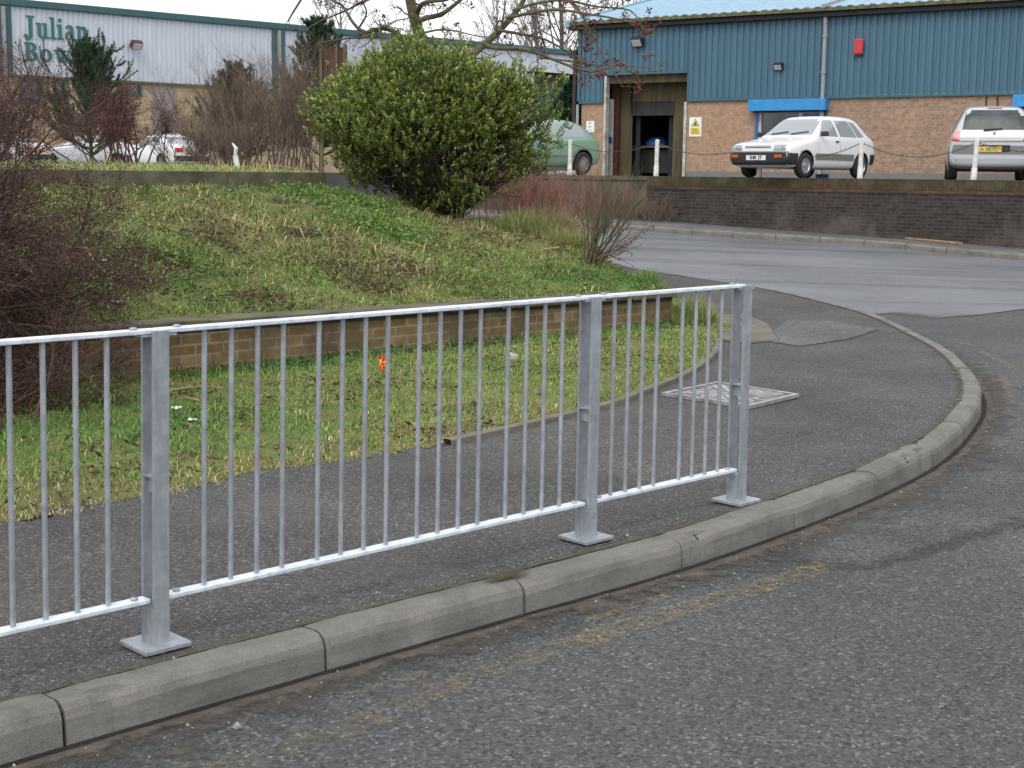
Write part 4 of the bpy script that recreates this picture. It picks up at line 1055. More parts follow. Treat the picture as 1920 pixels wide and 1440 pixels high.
mb = MB(); vbx(mb, ddL + .02, ddR - .02, -.2, -.5, ddT - .9, ddT); mb.build('door_head', M['dark'], wh)
mb = MB(); vbx(mb, VA0, VA1, -.31, -40, VT - .5, VT - .4); vbx(mb, VA0, VA0 + .2, -.31, -40, YARD, VT - .51); vbx(mb, VA1 - .2, VA1, -.31, -40, YARD, VT - .51); vbx(mb, VA0 + .2, VA1 - .2, -39.8, -40, YARD, VT - .51); mb.build('shell', M['white'], wh)
a, z = vac(247, 85); t = thing('floodlight', vp(a, .1, z), 'floodlight on white cladding to the right of the young pine top', 'floodlight', 'floodlights mounted on the buildings')
mb = MB(); vbx(mb, a - .08, a + .08, .08, .35, z + .05, z + .15); mb.build('bracket', M['black'], t)
mb = MB(); c0 = vp(a, .5, z); ax = np.array([UV, NV * .8 - up3 * .6, NV * .6 + up3 * .8]); mb.box(c0, (.6, .3, .42), ax); mb.build('housing', M['wood'], t, bevel=.04)
mb = MB(); mb.box(c0 + ax[1] * .16, (.48, .03, .32), ax); mb.build('lens', M['lampglass'], t)

# lettering: bold slab serif capitals built from strokes, unit = cap height
def G_rect(x0, y0, x1, y1): return [[(x0, y0), (x1, y0), (x1, y1), (x0, y1)]]
def G_ring(cx, cy, rx, ry, tx, ty, a0, a1, n=14):
    out = []
    for i in range(n):
        p = R(a0 + (a1 - a0) * i / n); q = R(a0 + (a1 - a0) * (i + 1) / n)
        out.append([(cx + rx * math.cos(p), cy + ry * math.sin(p)), (cx + rx * math.cos(q), cy + ry * math.sin(q)),
                    (cx + (rx - tx) * math.cos(q), cy + (ry - ty) * math.sin(q)), (cx + (rx - tx) * math.cos(p), cy + (ry - ty) * math.sin(p))])
    return out
X_, ST, SE = .70, .18, .085
GL = {
 'J': (.62, G_rect(.24, .12, .44, .99) + G_rect(.1, .93, .60, 1.0) + G_ring(.20, .12, .24, .26, .20, .1, -180, 0) + G_ring(.05, .06, .09, .09, .09, .09, 0, 360)),
 'u': (.72, G_rect(.09, .2, .27, X_) + G_rect(.0, X_ - SE, .27, X_) + G_rect(.45, 0, .63, X_) + G_rect(.36, X_ - SE, .63, X_) + G_rect(.45, 0, .72, SE) + G_ring(.29, .2, .20, .21, .17, .1, 180, 320)),
 'l': (.38, G_rect(.1, 0, .28, 1) + G_rect(.0, 0, .38, SE) + G_rect(.0, 1 - SE, .28, 1)),
 'i': (.38, G_rect(.1, 0, .28, X_) + G_rect(.0, 0, .38, SE) + G_rect(.0, X_ - SE, .28, X_) + G_ring(.19, .89, .1, .1, .1, .1, 0, 360)),
 'a': (.64, G_rect(.36, .08, .54, .52) + G_ring(.29, .50, .25, .21, .17, .09, 0, 165) + G_ring(.23, .19, .22, .2, .15, .08, 40, 330) + G_ring(.56, .1, .12, .1, .1, .07, 190, 330) + G_rect(.2, .34, .4, .41)),
 'n': (.76, G_rect(.09, 0, .27, X_) + G_rect(.0, X_ - SE, .27, X_) + G_rect(.0, 0, .36, SE) + G_rect(.48, 0, .66, .5) + G_rect(.40, 0, .75, SE) + G_ring(.45, .48, .21, .22, .18, .1, 0, 150)),
 'B': (.82, G_rect(.1, 0, .31, 1) + G_rect(0, 0, .4, SE) + G_rect(0, 1 - SE, .4, 1) + G_ring(.38, .75, .32, .25, .2, SE, -90, 90) + G_ring(.38, .27, .38, .27, .21, SE, -90, 90) + G_rect(.3, .48, .4, .54) + G_rect(.3, 0, .4, SE) + G_rect(.3, 1 - SE, .4, 1)),
 'o': (.72, G_ring(.34, .345, .34, .365, .18, .075, 0, 360, 24)),
 'w': (1.0, [[(.08, X_), (.28, X_), (.42, 0), (.26, 0)], [(.36, 0), (.44, 0), (.56, .6), (.48, .68)], [(.44, X_), (.62, X_), (.76, 0), (.6, 0)], [(.68, 0), (.76, 0), (.94, X_), (.86, X_)]] + G_rect(0, X_ - SE, .36, X_) + G_rect(.42, X_ - SE, .68, X_) + G_rect(.76, X_ - SE, 1.02, X_)),
}
def lettering(word, px0, px1, pyc_top, py_base, name='lettering'):
    a0, zb = vac(px0, py_base); _, zt = vac(px0, pyc_top); a1, _ = vac(px1, py_base); H = zt - zb
    tot = sum(GL[c][0] for c in word) + .08 * (len(word) - 1); sx = (a1 - a0) / tot; x = 0.0
    for c in word:
        mb = MB()
        for k, poly in enumerate(GL[c][1]):
            e = .0004 * k
            mb.prism([vp(a0 + (x + p[0]) * sx, .095 + e, zb + p[1] * H) for p in poly], NV * .04)
        mb.build('letter', M['tealtext'], wh); x += GL[c][0] + .08
lettering('Julian', 45, 164, 28.5, 69.5)
lettering('Bow', 45, 131, 79, 113)
# ================================================================== cars
def body_mesh(name, st, dims, paintm, arches, wr, parent):
    """lofted body shell; st rows: x, zb, zbelt, ztop, wb, wbelt, wtop"""
    rows = []
    for x, zb, ze, zt, wb, we, wt in st:
        half = [(0, zb), (wb * .8, zb), (wb * .98, zb + .05), (max(wb, we) + .008, zb + (ze - zb) * .45), (we, ze - .05), (we - .02, ze), (wt, zt - (.055 if zt - ze > .2 else .02)), (wt * .8, zt - .008), (0, zt)]
        full = [(-y, z) for y, z in half[:0:-1]] ; full = [(y, z) for y, z in half] + [(-y, z) for y, z in half[-2:0:-1]]
        rows.append([(x, y, z) for y, z in full])
    m = len(rows[0]); mb = MB()
    vs = [p for r in rows for p in r]; fs = []
    for i in range(len(rows) - 1):
        for j in range(m): fs.append((i * m + j, i * m + (j + 1) % m, (i + 1) * m + (j + 1) % m, (i + 1) * m + j))
    # end caps as quad strips
    for i in (0, len(rows) - 1):
        b = i * m; h = m // 2
        for j in range(h):
            q = [b + j, b + j + 1, b + (m - j - 1) % m, b + (m - j) % m]
            q = list(dict.fromkeys(q)); fs.append(tuple(q))
    mb.add(vs, fs)
    tmp = mb.build('tmp_body', [paintm, M['dark']], local=True, smooth=True)
    sub = tmp.modifiers.new('s', 'SUBSURF'); sub.levels = 2; sub.render_levels = 2
    dg = bpy.context.evaluated_depsgraph_get(); me = bpy.data.meshes.new_from_object(tmp.evaluated_get(dg))
    co = np.empty(len(me.vertices) * 3); me.vertices.foreach_get('co', co); co = co.reshape(-1, 3)
    lo, hi = co.min(0), co.max(0); L, W, z0, z1 = dims
    co[:, 0] = (co[:, 0] - lo[0]) / (hi[0] - lo[0]) * L - L / 2; co[:, 1] *= W / (hi[1] - lo[1]); co[:, 2] = z0 + (co[:, 2] - lo[2]) / (hi[2] - lo[2]) * (z1 - z0)
    me.vertices.foreach_set('co', co.ravel()); me.update()
    tmp.modifiers.clear(); tmp.data = me
    bv = BVHTree.FromPolygons([tuple(p) for p in co], [tuple(p.vertices) for p in me.polygons])
    cut = MB()
    for xa in arches:
        for sg in (-1, 1):
            ya, yb = sorted((sg * (W / 2 - .24), sg * (W / 2 + .2)))
            cut.lathe([(0, ya), (wr * 1.2, ya), (wr * 1.2, yb), (0, yb)], (xa, 0, wr * 1.0), 'y', 28, 1)
    c = cut.build('tmp_cut', [paintm, M['dark']], local=True)
    md = tmp.modifiers.new('b', 'BOOLEAN'); md.operation = 'DIFFERENCE'; md.object = c; md.solver = 'EXACT'
    dg = bpy.context.evaluated_depsgraph_get(); me2 = bpy.data.meshes.new_from_object(tmp.evaluated_get(dg)); me2.name = name
    bpy.data.objects.remove(tmp); bpy.data.objects.remove(c)
    fl = [p.material_index == 0 for p in me2.polygons]; me2.polygons.foreach_set('use_smooth', fl)
    o = link(name, me2, parent); return o, bv
AXES = {'F': ((1, 0, 0), lambda a, b: (4, a, b)), 'B': ((-1, 0, 0), lambda a, b: (-4, a, b)), 'L': ((0, 1, 0), lambda a, b: (a, 3, b)), 'R': ((0, -1, 0), lambda a, b: (a, -3, b)), 'T': ((0, 0, 1), lambda a, b: (a, b, 4))}
def decal(bv, name, mat, side, quad, parent, off=.006, nx=8, ny=5, th=.03):
    """panel that follows the body surface inside a quad given in the side's own plane"""
    n, pos = AXES[side]; n = np.array(n, float); q = np.array(quad, float); P = np.empty((nx + 1, ny + 1, 3))
    for i in range(nx + 1):
        for j in range(ny + 1):
            u, v = i / nx, j / ny
            ab = (q[0] * (1 - u) + q[1] * u) * (1 - v) + (q[3] * (1 - u) + q[2] * u) * v
            o = pos(*ab); h = bv.ray_cast(Vector(o), Vector(tuple(-n)))
            if h[0] is None: h = bv.find_nearest(Vector(o) - Vector(tuple(n)) * 2.4)
            P[i, j] = np.array(h[0]) + n * off
    mb = MB(); mb.grid(P); mb.grid(P - n * th)
    a, b = nx + 1, ny + 1; k = a * b
    ring = [i * b for i in range(a)] + [(a - 1) * b + j for j in range(1, b)] + [i * b + b - 1 for i in range(a - 2, -1, -1)] + [j for j in range(b - 2, 0, -1)]
    for x in range(len(ring)):
        y = (x + 1) % len(ring); mb.f.append([ring[x], ring[y], k + ring[y], k + ring[x]]); mb.mi.append(0)
    o = mb.build(name, mat, parent, smooth=False, local=True)
    return o
def wheel(parent, x, y, r, w, spokes, mat):
    sg = 1 if y > 0 else -1; t = MB(); yy = [-w / 2, w / 2]
    prof = [(r * .6, -w / 2 + .015), (r * .62, -w / 2), (r * .93, -w / 2), (r, -w / 2 + .03), (r, w / 2 - .03), (r * .93, w / 2), (r * .62, w / 2), (r * .6, w / 2 - .015)]
    t.lathe(prof, (x, y, r), 'y', 30); t.f.append([j for j in range(30)]); t.mi.append(0)
    wo = t.build('wheel', M['tyre'], parent, smooth=True, local=True)
    o = y + sg * w / 2
    rm = MB(); s = sg
    rm.lathe([(r * .64, -.004 * s), (r * .60, -.004 * s), (r * .56, -.022 * s), (r * .22, -.028 * s), (r * .19, -.008 * s), (0, -.006 * s)] if not spokes else [(r * .64, -.004 * s), (r * .57, -.006 * s), (r * .55, -.05 * s), (0, -.05 * s)], (x, o, r), 'y', 30)
    if spokes:
        for k in range(spokes):
            a = 2 * math.pi * k / spokes; dr = np.array([math.cos(a), 0, math.sin(a)]); tt = np.array([-math.sin(a), 0, math.cos(a)])
            rm.box(np.array([x, o - s * .022, r]) + dr * r * .33, (r * .5, .024, .028), [dr, (0, 1, 0), tt])
        rm.lathe([(r * .15, -.03 * s), (r * .13, -.006 * s), (0, -.004 * s)], (x, o, r), 'y', 16)
    else:
        for k in range(10):
            a = 2 * math.pi * k / 10; rm.box((x + math.cos(a) * r * .44, o - s * .0225, r + math.sin(a) * r * .44), (.04, .006, .04))
    ro = rm.build('rim', mat, wo, smooth=False, local=True)
    if spokes:
        b = MB(); b.lathe([(r * .55, -.052 * s), (0, -.052 * s)], (x, o + s * .0035, r), 'y', 24); b.build('brake_disc', M['dark'], wo, local=True)
def text_mesh(name, txt, mat, parent, loc, normal, right, h):
    cu = bpy.data.curves.new('t', 'FONT'); cu.body = txt; cu.size = h * 1.45; cu.align_x = 'CENTER'; cu.align_y = 'CENTER'; cu.extrude = .002; cu.offset = .004 * h / .08
    ob = bpy.data.objects.new('t', cu); scene.collection.objects.link(ob); dg = bpy.context.evaluated_depsgraph_get()
    me = bpy.data.meshes.new_from_object(ob.evaluated_get(dg)); bpy.data.objects.remove(ob); me.materials.clear(); me.materials.append(mat)
    r = Vector(right); n = Vector(normal); u = n.cross(r)
    me.transform(Matrix.Translation(Vector(loc)) @ Matrix((r, u, n)).transposed().to_4x4())
    return link(name, me, parent)
def place(px, py, Y, ang): p = at(px, py, Y); return (p[0], p[1], YARD + .006), ang

# ---- white five door hatchback
p, _ = place(1506, 332, 32.6, 0); ANG = R(-90 - 11.7 - 33)
car = thing('hatchback_car', p, 'small boxy white five door hatchback with black bumper facing left', 'car', 'cars in the upper car park', ANG)
ST = [(1.82, .34, .58, .66, .66, .70, .66), (1.78, .27, .62, .73, .74, .745, .70), (1.66, .22, .66, .77, .77, .765, .72), (1.25, .2, .74, .83, .775, .775, .71), (.86, .2, .82, .895, .775, .775, .70), (.74, .2, .85, .93, .775, .775, .70),
      (.50, .2, .87, 1.10, .775, .775, .64), (.16, .2, .88, 1.345, .775, .775, .575), (-.05, .2, .88, 1.40, .775, .775, .565), (-.6, .2, .89, 1.415, .775, .775, .57), (-1.1, .2, .90, 1.39, .775, .775, .565), (-1.28, .2, .90, 1.34, .775, .77, .56), (-1.48, .21, .90, 1.16, .77, .765, .60), (-1.68, .24, .88, .96, .765, .75, .66), (-1.78, .3, .84, .89, .74, .73, .66), (-1.82, .36, .78, .82, .66, .68, .62)]
b, bv = body_mesh('body', ST, (3.64, 1.57, .19, 1.4), M['pwhite'], (1.10, -1.18), .275, car)
for x in (1.10, -1.18):
    for y in (.70, -.70): wheel(car, x, y, .275, .16, 0, M['rim'])
for sd in 'LR':
    decal(bv, 'side_window', M['carglass'], sd, [(.52, .93), (-.20, .93), (-.14, 1.29), (.16, 1.29)], car)
    decal(bv, 'side_window', M['carglass'], sd, [(-.29, .93), (-.98, .93), (-.78, 1.29), (-.23, 1.29)], car)
    decal(bv, 'side_window', M['carglass'], sd, [(-1.02, .93), (-1.30, .94), (-1.04, 1.25), (-.83, 1.29)], car)
    decal(bv, 'rubbing_strip', M['trimgrey'], sd, [(.74, .40), (-.82, .40), (-.82, .54), (.74, .54)], car, .012)
    decal(bv, 'door_gap', M['dark'], sd, [(-.245, .36), (-.25, .36), (-.25, .91), (-.245, .91)], b, .002, 2, 8)
    decal(bv, 'door_gap', M['dark'], sd, [(.63, .34), (.625, .34), (.62, .9), (.625, .9)], b, .002, 2, 8)
    decal(bv, 'door_handle', M['black'], sd, [(-.06, .80), (-.18, .80), (-.18, .83), (-.06, .83)], car, .02)
    decal(bv, 'front_bumper', M['black'], sd, [(1.80, .28), (1.46, .28), (1.44, .53), (1.80, .53)], car, .02)
    decal(bv, 'rear_bumper', M['black'], sd, [(-1.54, .32), (-1.80, .32), (-1.80, .55), (-1.54, .55)], car, .02)
    sg = 1 if sd == 'L' else -1
    mb = MB(); mb.box((.50, sg * .84, .97), (.09, .17, .11)); mb.build('wing_mirror', M['black'], car, bevel=.02, local=True)
    decal(bv, 'headlight', M['chrome'], 'F', [(sg * .42, .585), (sg * .71, .585), (sg * .69, .715), (sg * .42, .71)], car, .012)
    decal(bv, 'indicator', M['amber'], 'F', [(sg * .47, .43), (sg * .66, .43), (sg * .66, .495), (sg * .47, .495)], car, .062)
decal(bv, 'front_bumper', M['black'], 'F', [(-.75, .27), (.75, .27), (.77, .54), (-.77, .54)], car, .05, 16, 5, .1)
decal(bv, 'bumper_lip', M['trimgrey'], 'F', [(-.76, .535), (.76, .535), (.75, .565), (-.75, .565)], car, .04, 16, 2, .08)
for z in (.64, .672): decal(bv, 'grille_slot', M['dark'], 'F', [(-.34, z), (.34, z), (.34, z + .017), (-.34, z + .017)], car, .006)
decal(bv, 'windscreen', M['carglass'], 'F', [(-.62, .95), (.62, .95), (.50, 1.315), (-.50, 1.315)], car, .012, 10, 6)
for y0 in (.1, -.42):
    mb = MB(); h0 = bv.ray_cast(Vector((4, y0, .97)), Vector((-1, 0, 0)))[0]; h1 = bv.ray_cast(Vector((4, y0 + .4, 1.02)), Vector((-1, 0, 0)))[0]
    mb.tube([(h0.x + .035, h0.y, h0.z), (h1.x + .035, h1.y, h1.z)], .014, 5); mb.build('wiper', M['black'], car, local=True)
pl = decal(bv, 'number_plate', M['plateW'], 'F', [(-.255, .375), (.255, .375), (.255, .48), (-.255, .48)], car, .064, 4, 2)
xf = bv.ray_cast(Vector((4, 0, .43)), Vector((-1, 0, 0)))[0].x + .07
text_mesh('plate_text', 'K40  JT', M['ink'], pl, (xf - .003, 0, .428), (1, 0, 0), (0, 1, 0), .07)
for q_ in ([(1.70, .60), (.80, .61), (.80, .615), (1.70, .605)], [(1.70, -.60), (.80, -.61), (.80, -.615), (1.70, -.605)], [(1.765, -.6), (1.765, .6), (1.77, .6), (1.77, -.6)]): decal(bv, 'bonnet_gap', M['trimgrey'], 'T', q_, b, .002, 10, 2, .01)
decal(bv, 'rear_window', M['rearglass'], 'B', [(.56, .98), (-.56, .98), (-.50, 1.28), (.50, 1.28)], car, .01)
mb = MB(); mb.box((0, 0, .3), (2.9, 1.2, .2)); mb.build('underbody', M['dark'], car, local=True)

# ---- silver people carrier seen from behind
VD = math.degrees(math.atan2(890, 2650)); p, _ = place(1850, 340, 31.4, 0)
dv = np.array([p[0], p[1]]) / math.hypot(p[0], p[1]); p = (p[0] + dv[0] * 1.4, p[1] + dv[1] * 1.4, p[2])
car = thing('people_carrier', p, 'silver white people carrier seen from behind with yellow number plate', 'car', 'cars in the upper car park', R(90 - VD + 3))
ST = [(2.13, .35, .6, .7, .7, .72, .66), (2.0, .25, .66, .8, .84, .84, .76), (1.5, .2, .8, .95, .89, .88, .8), (1.0, .2, .9, 1.08, .9, .89, .76), (.4, .2, .95, 1.45, .9, .89, .64), (-.1, .2, .96, 1.6, .9, .89, .62), (-1.0, .2, .97, 1.63, .9, .89, .62), (-1.6, .22, .98, 1.58, .9, .88, .62), (-1.82, .24, .98, 1.50, .9, .875, .62), (-1.95, .26, .97, 1.25, .9, .87, .70), (-2.06, .28, .95, 1.03, .9, .86, .78), (-2.12, .30, .86, .92, .88, .84, .76), (-2.13, .36, .7, .8, .82, .8, .74)]
b, bv = body_mesh('body', ST, (4.26, 1.81, .2, 1.62), M['psilver'], (1.35, -1.33), .315, car)
for x in (1.35, -1.33):
    for y in (.80, -.80): wheel(car, x, y, .315, .2, 5, M['rim'])
decal(bv, 'rear_window', M['rearglass'], 'B', [(.66, 1.08), (-.66, 1.08), (-.585, 1.50), (.585, 1.50)], car, .012, 10, 6)
decal(bv, 'brake_light', M['redlens'], 'B', [(.15, 1.525), (-.15, 1.525), (-.15, 1.555), (.15, 1.555)], car, .012)
decal(bv, 'tail_light', M['pinklens'], 'B', [(.865, .88), (.70, .84), (.70, 1.03), (.80, 1.06)], car, .02)
decal(bv, 'tail_light', M['pinklens'], 'B', [(-.865, .90), (-.58, .86), (-.70, 1.04), (-.80, 1.07)], car, .02)
decal(bv, 'light_edge', M['redlens'], 'B', [(-.865, .84), (-.56, .83), (-.585, .865), (-.865, .90)], car, .024)
decal(bv, 'light_edge', M['redlens'], 'B', [(.865, .835), (.70, .825), (.70, .85), (.865, .885)], car, .024)
decal(bv, 'bumper_insert', M['trimgrey'], 'B', [(.86, .565), (-.84, .565), (-.86, .73), (.83, .75)], car, .02, 14, 4)
decal(bv, 'lower_bumper', M['pgrey'], 'B', [(.84, .33), (-.84, .33), (-.88, .46), (.88, .46)], car, .012, 14, 4)
decal(bv, 'boot_crease', M['trimgrey'], 'B', [(.68, .81), (-.55, .81), (-.55, .84), (.68, .83)], car, .005, 10, 2)
decal(bv, 'plate_recess', M['dark'], 'B', [(.40, .60), (-.33, .60), (-.33, .745), (.40, .745)], car, .024, 4, 2)
pl = decal(bv, 'number_plate', M['plateY'], 'B', [(.355, .60), (-.165, .60), (-.165, .715), (.355, .715)], car, .032, 4, 2)
xb = bv.ray_cast(Vector((-4, .1, .66)), Vector((1, 0, 0)))[0].x - .034
text_mesh('plate_text', 'A  8SYU', M['trimgrey'], pl, (xb, .095, .657), (-1, 0, 0), (0, -1, 0), .07)
mb = MB(); h0 = bv.ray_cast(Vector((-4, .22, 1.07)), Vector((1, 0, 0)))[0]; h1 = bv.ray_cast(Vector((-4, -.16, 1.1)), Vector((1, 0, 0)))[0]
mb.tube([(h0.x - .03, h0.y, h0.z), (h1.x - .035, h1.y, h1.z)], [.024, .014], 6); mb.build('rear_wiper', M['black'], car, local=True)
h = bv.ray_cast(Vector((-4, 0, .99)), Vector((1, 0, 0)))[0]; mb = MB(); mb.prism([(h.x - .004, 0, .94), (h.x - .004, .035, .99), (h.x - .004, 0, 1.04), (h.x - .004, -.035, .99)], (-.012, 0, 0)); mb.build('badge', M['chrome'], car, local=True)
for sd in 'LR':
    decal(bv, 'side_window', M['rearglass'], sd, [(.6, 1.02), (-.4, 1.02), (-.35, 1.48), (.1, 1.48)], car); decal(bv, 'side_window', M['rearglass'], sd, [(-.5, 1.02), (-1.7, 1.04), (-1.5, 1.46), (-.46, 1.48)], car)
decal(bv, 'windscreen', M['carglass'], 'F', [(-.7, 1.15), (.7, 1.15), (.58, 1.5), (-.58, 1.5)], car, .012)
mb = MB(); mb.box((0, 0, .3), (3.4, 1.35, .2)); mb.build('underbody', M['dark'], car, local=True)

# ---- pale green hatchback half behind the bush
p, _ = place(985, 329, 36.8, 0)
car = thing('green_hatchback', p, 'pale metallic green three door hatchback half hidden behind the evergreen bush', 'car', 'cars in the upper car park', R(-90 - 1.5 - 45))
ST = [(2.0, .34, .52, .6, .66, .72, .64), (1.92, .26, .58, .68, .82, .82, .74), (1.4, .2, .72, .84, .87, .86, .76), (.9, .2, .82, .93, .87, .865, .74), (.4, .2, .86, 1.2, .87, .865, .66), (.0, .2, .87, 1.38, .87, .865, .6), (-.6, .2, .89, 1.42, .87, .865, .6), (-1.1, .2, .91, 1.40, .87, .86, .6), (-1.5, .22, .92, 1.31, .87, .85, .61), (-1.76, .24, .92, 1.12, .86, .83, .65), (-1.92, .3, .86, .95, .82, .78, .68), (-2.0, .38, .72, .8, .7, .7, .6)]
b, bv = body_mesh('body', ST, (4.02, 1.755, .19, 1.42), M['pgreen'], (1.29, -1.25), .30, car)
for x in (1.29, -1.25):
    for y in (.79, -.79): wheel(car, x, y, .30, .18, 14, M['rim'])
for sd in 'LR':
    decal(bv, 'side_window', M['carglass'], sd, [(.62, .93), (-.38, .95), (-.33, 1.32), (.12, 1.29)], car)
    decal(bv, 'side_window', M['carglass'], sd, [(-.45, .95), (-1.55, .98), (-1.32, 1.26), (-.40, 1.32)], car)
    decal(bv, 'rubbing_strip', M['trimgrey'], sd, [(.9, .46), (-.90, .46), (-.90, .50), (.9, .50)], car, .012)
    decal(bv, 'door_gap', M['dark'], sd, [(-.42, .32), (-.425, .32), (-.43, .94), (-.425, .94)], b, .002, 2, 8)
    decal(bv, 'door_handle', M['black'], sd, [(-.18, .80), (-.36, .80), (-.36, .84), (-.18, .84)], car, .012)
    sg = 1 if sd == 'L' else -1
    decal(bv, 'headlight', M['chrome'], 'F', [(sg * .4, .56), (sg * .74, .58), (sg * .72, .68), (sg * .4, .66)], car, .012)
    decal(bv, 'tail_light', M['redlens'], 'B', [(sg * .52, .78), (sg * .76, .78), (sg * .72, .92), (sg * .52, .92)], car, .015)
    mb = MB(); mb.box((.55, sg * .93, .98), (.1, .17, .12)); mb.build('wing_mirror', M['pgreen'], car, bevel=.03, local=True)
decal(bv, 'windscreen', M['carglass'], 'F', [(-.68, .98), (.68, .98), (.54, 1.32), (-.54, 1.32)], car, .012)
decal(bv, 'rear_window', M['rearglass'], 'B', [(.58, 1.0), (-.58, 1.0), (-.50, 1.28), (.50, 1.28)], car, .012)
decal(bv, 'front_bumper', M['black'], 'F', [(-.7, .3), (.7, .3), (.7, .42), (-.7, .42)], car, .02)
mb = MB(); mb.box((0, 0, .3), (3.2, 1.3, .2)); mb.build('underbody', M['dark'], car, local=True)

# ---- far cars on the left, seen through twigs
STS = [(2.2, .34, .56, .64, .66, .72, .64), (2.1, .26, .62, .72, .82, .82, .74), (1.4, .2, .78, .87, .86, .85, .76), (.95, .2, .86, .94, .86, .85, .72), (.4, .2, .9, 1.25, .86, .85, .64), (.05, .2, .9, 1.4, .86, .85, .6), (-.6, .2, .91, 1.42, .86, .85, .6), (-1.0, .2, .92, 1.33, .86, .85, .6), (-1.5, .22, .94, 1.02, .86, .84, .7), (-2.0, .24, .92, .99, .85, .82, .72), (-2.15, .3, .86, .93, .82, .78, .7), (-2.2, .4, .7, .8, .72, .7, .62)]
def far_car(px, Y, ang, paintm, label, name):
    q = at(px, 318, Y); car = thing(name, (q[0], q[1], YARD + .006), label, 'car', 'cars in the left car park', ang)
    b, bv = body_mesh('body', STS, (4.4, 1.72, .2, 1.43), paintm, (1.35, -1.3), .3, car)
    for x in (1.35, -1.3):
        for y in (.77, -.77): wheel(car, x, y, .3, .18, 6, M['rim'])
    for sd in 'LR':
        decal(bv, 'side_window', M['carglass'], sd, [(.6, .96), (-.25, .96), (-.2, 1.29), (.15, 1.29)], car); decal(bv, 'side_window', M['carglass'], sd, [(-.32, .96), (-1.15, .98), (-.85, 1.27), (-.27, 1.29)], car)
        sg = 1 if sd == 'L' else -1
        decal(bv, 'tail_light', M['redlens'], 'B', [(sg * .42, .70), (sg * .76, .70), (sg * .76, .86), (sg * .42, .86)], car, .02)
        decal(bv, 'headlight', M['chrome'], 'F', [(sg * .4, .58), (sg * .74, .58), (sg * .72, .68), (sg * .4, .67)], car, .015)
    decal(bv, 'rear_window', M['carglass'], 'B', [(.6, 1.0), (-.6, 1.0), (-.52, 1.29), (.52, 1.29)], car, .012)
    decal(bv, 'windscreen', M['carglass'], 'F', [(-.66, .98), (.66, .98), (.54, 1.32), (-.54, 1.32)], car, .012)
    decal(bv, 'rear_bumper', M['black'], 'B', [(.78, .36), (-.78, .36), (-.78, .56), (.78, .56)], car, .03)
    decal(bv, 'number_plate', M['plateY'], 'B', [(.26, .66), (-.26, .66), (-.26, .77), (.26, .77)], car, .03)
    mb = MB(); mb.box((0, 0, .3), (3.4, 1.3, .2)); mb.build('underbody', M['dark'], car, local=True)
far_car(305, 57, R(90 + 12 + 33), M['pwhite'], 'white saloon seen from its rear corner beyond the grass strip', 'saloon_car')
far_car(165, 58, R(180 + 6), M['psilver'], 'silver saloon seen side on through red twigs beyond the grass strip', 'saloon_car')
far_car(-12, 56, R(180 - 20), M['pwhite'], 'pale car at the left edge behind the big red brown shrub', 'saloon_car')
# ================================================================== grass
def blades(name, pos, h, w, lean, col, mat, lab=None, kind='stuff', seg=2, g=None):
    """pos (N,3); lean (N,2) horizontal tip offset as fraction of height"""
    g = g or rng; N = len(pos); a = g.uniform(0, 2 * np.pi, N); dx = np.stack([np.cos(a), np.sin(a), 0 * a], 1) * (w / 2)[:, None]
    L = np.c_[lean, np.zeros(N)] * h[:, None]; up = np.zeros((N, 3)); nl = np.linalg.norm(lean, axis=1); up[:, 2] = h / np.sqrt(1 + nl ** 2)
    L = L / np.sqrt(1 + nl ** 2)[:, None]
    b = pos - np.array([0, 0, .008])
    if seg == 2:
        m = pos + up * .6 + L * .32; t = pos + up * (1 - .18 * np.minimum(nl, 1))[:, None] + L
        V = np.stack([b - dx, b + dx, m - dx * .8, m + dx * .8, t], 1).reshape(-1, 3)
        o = (np.arange(N) * 5)[:, None]; T = np.concatenate([o + np.array([[0, 1, 3]]), o + np.array([[0, 3, 2]]), o + np.array([[2, 3, 4]])])
        C = np.repeat(col, 5, 0)
    else:
        t = pos + up + L; V = np.stack([b - dx, b + dx, t], 1).reshape(-1, 3); T = (np.arange(N) * 3)[:, None] + np.array([[0, 1, 2]]); C = np.repeat(col, 3, 0)
    o = tri_mesh(name, V, T, mat, col=C)
    if lab: o['label'] = lab
    if kind: o['kind'] = kind
    return o
PAL = 1.5; GREEN = PAL * np.array([.145, .205, .055]); LUSH = PAL * np.array([.095, .21, .048]); STRAW = PAL * np.array([.36, .30, .16]); DRY = PAL * np.array([.26, .20, .11]); DK = np.array([.06, .075, .028]); YG = PAL * np.array([.24, .27, .08])
def palette(x, y, n, straw, lush, g, dark=.12):
    k = g.uniform(0, 1, n); c = np.where((k < straw)[:, None], np.where(g.uniform(0, 1, n)[:, None] < .55, STRAW, DRY), np.where((g.uniform(0, 1, n) < lush)[:, None], LUSH, np.where((g.uniform(0, 1, n) < .35)[:, None], YG, GREEN)))
    c = np.where((g.uniform(0, 1, n) < dark)[:, None], DK, c)
    return c * g.uniform(.7, 1.3, n)[:, None]
def gauss(x, y, px, py, r, zf):
    p = onz(px, py, zf); return np.exp(-((x - p[0]) ** 2 + (y - p[1]) ** 2) / r ** 2)

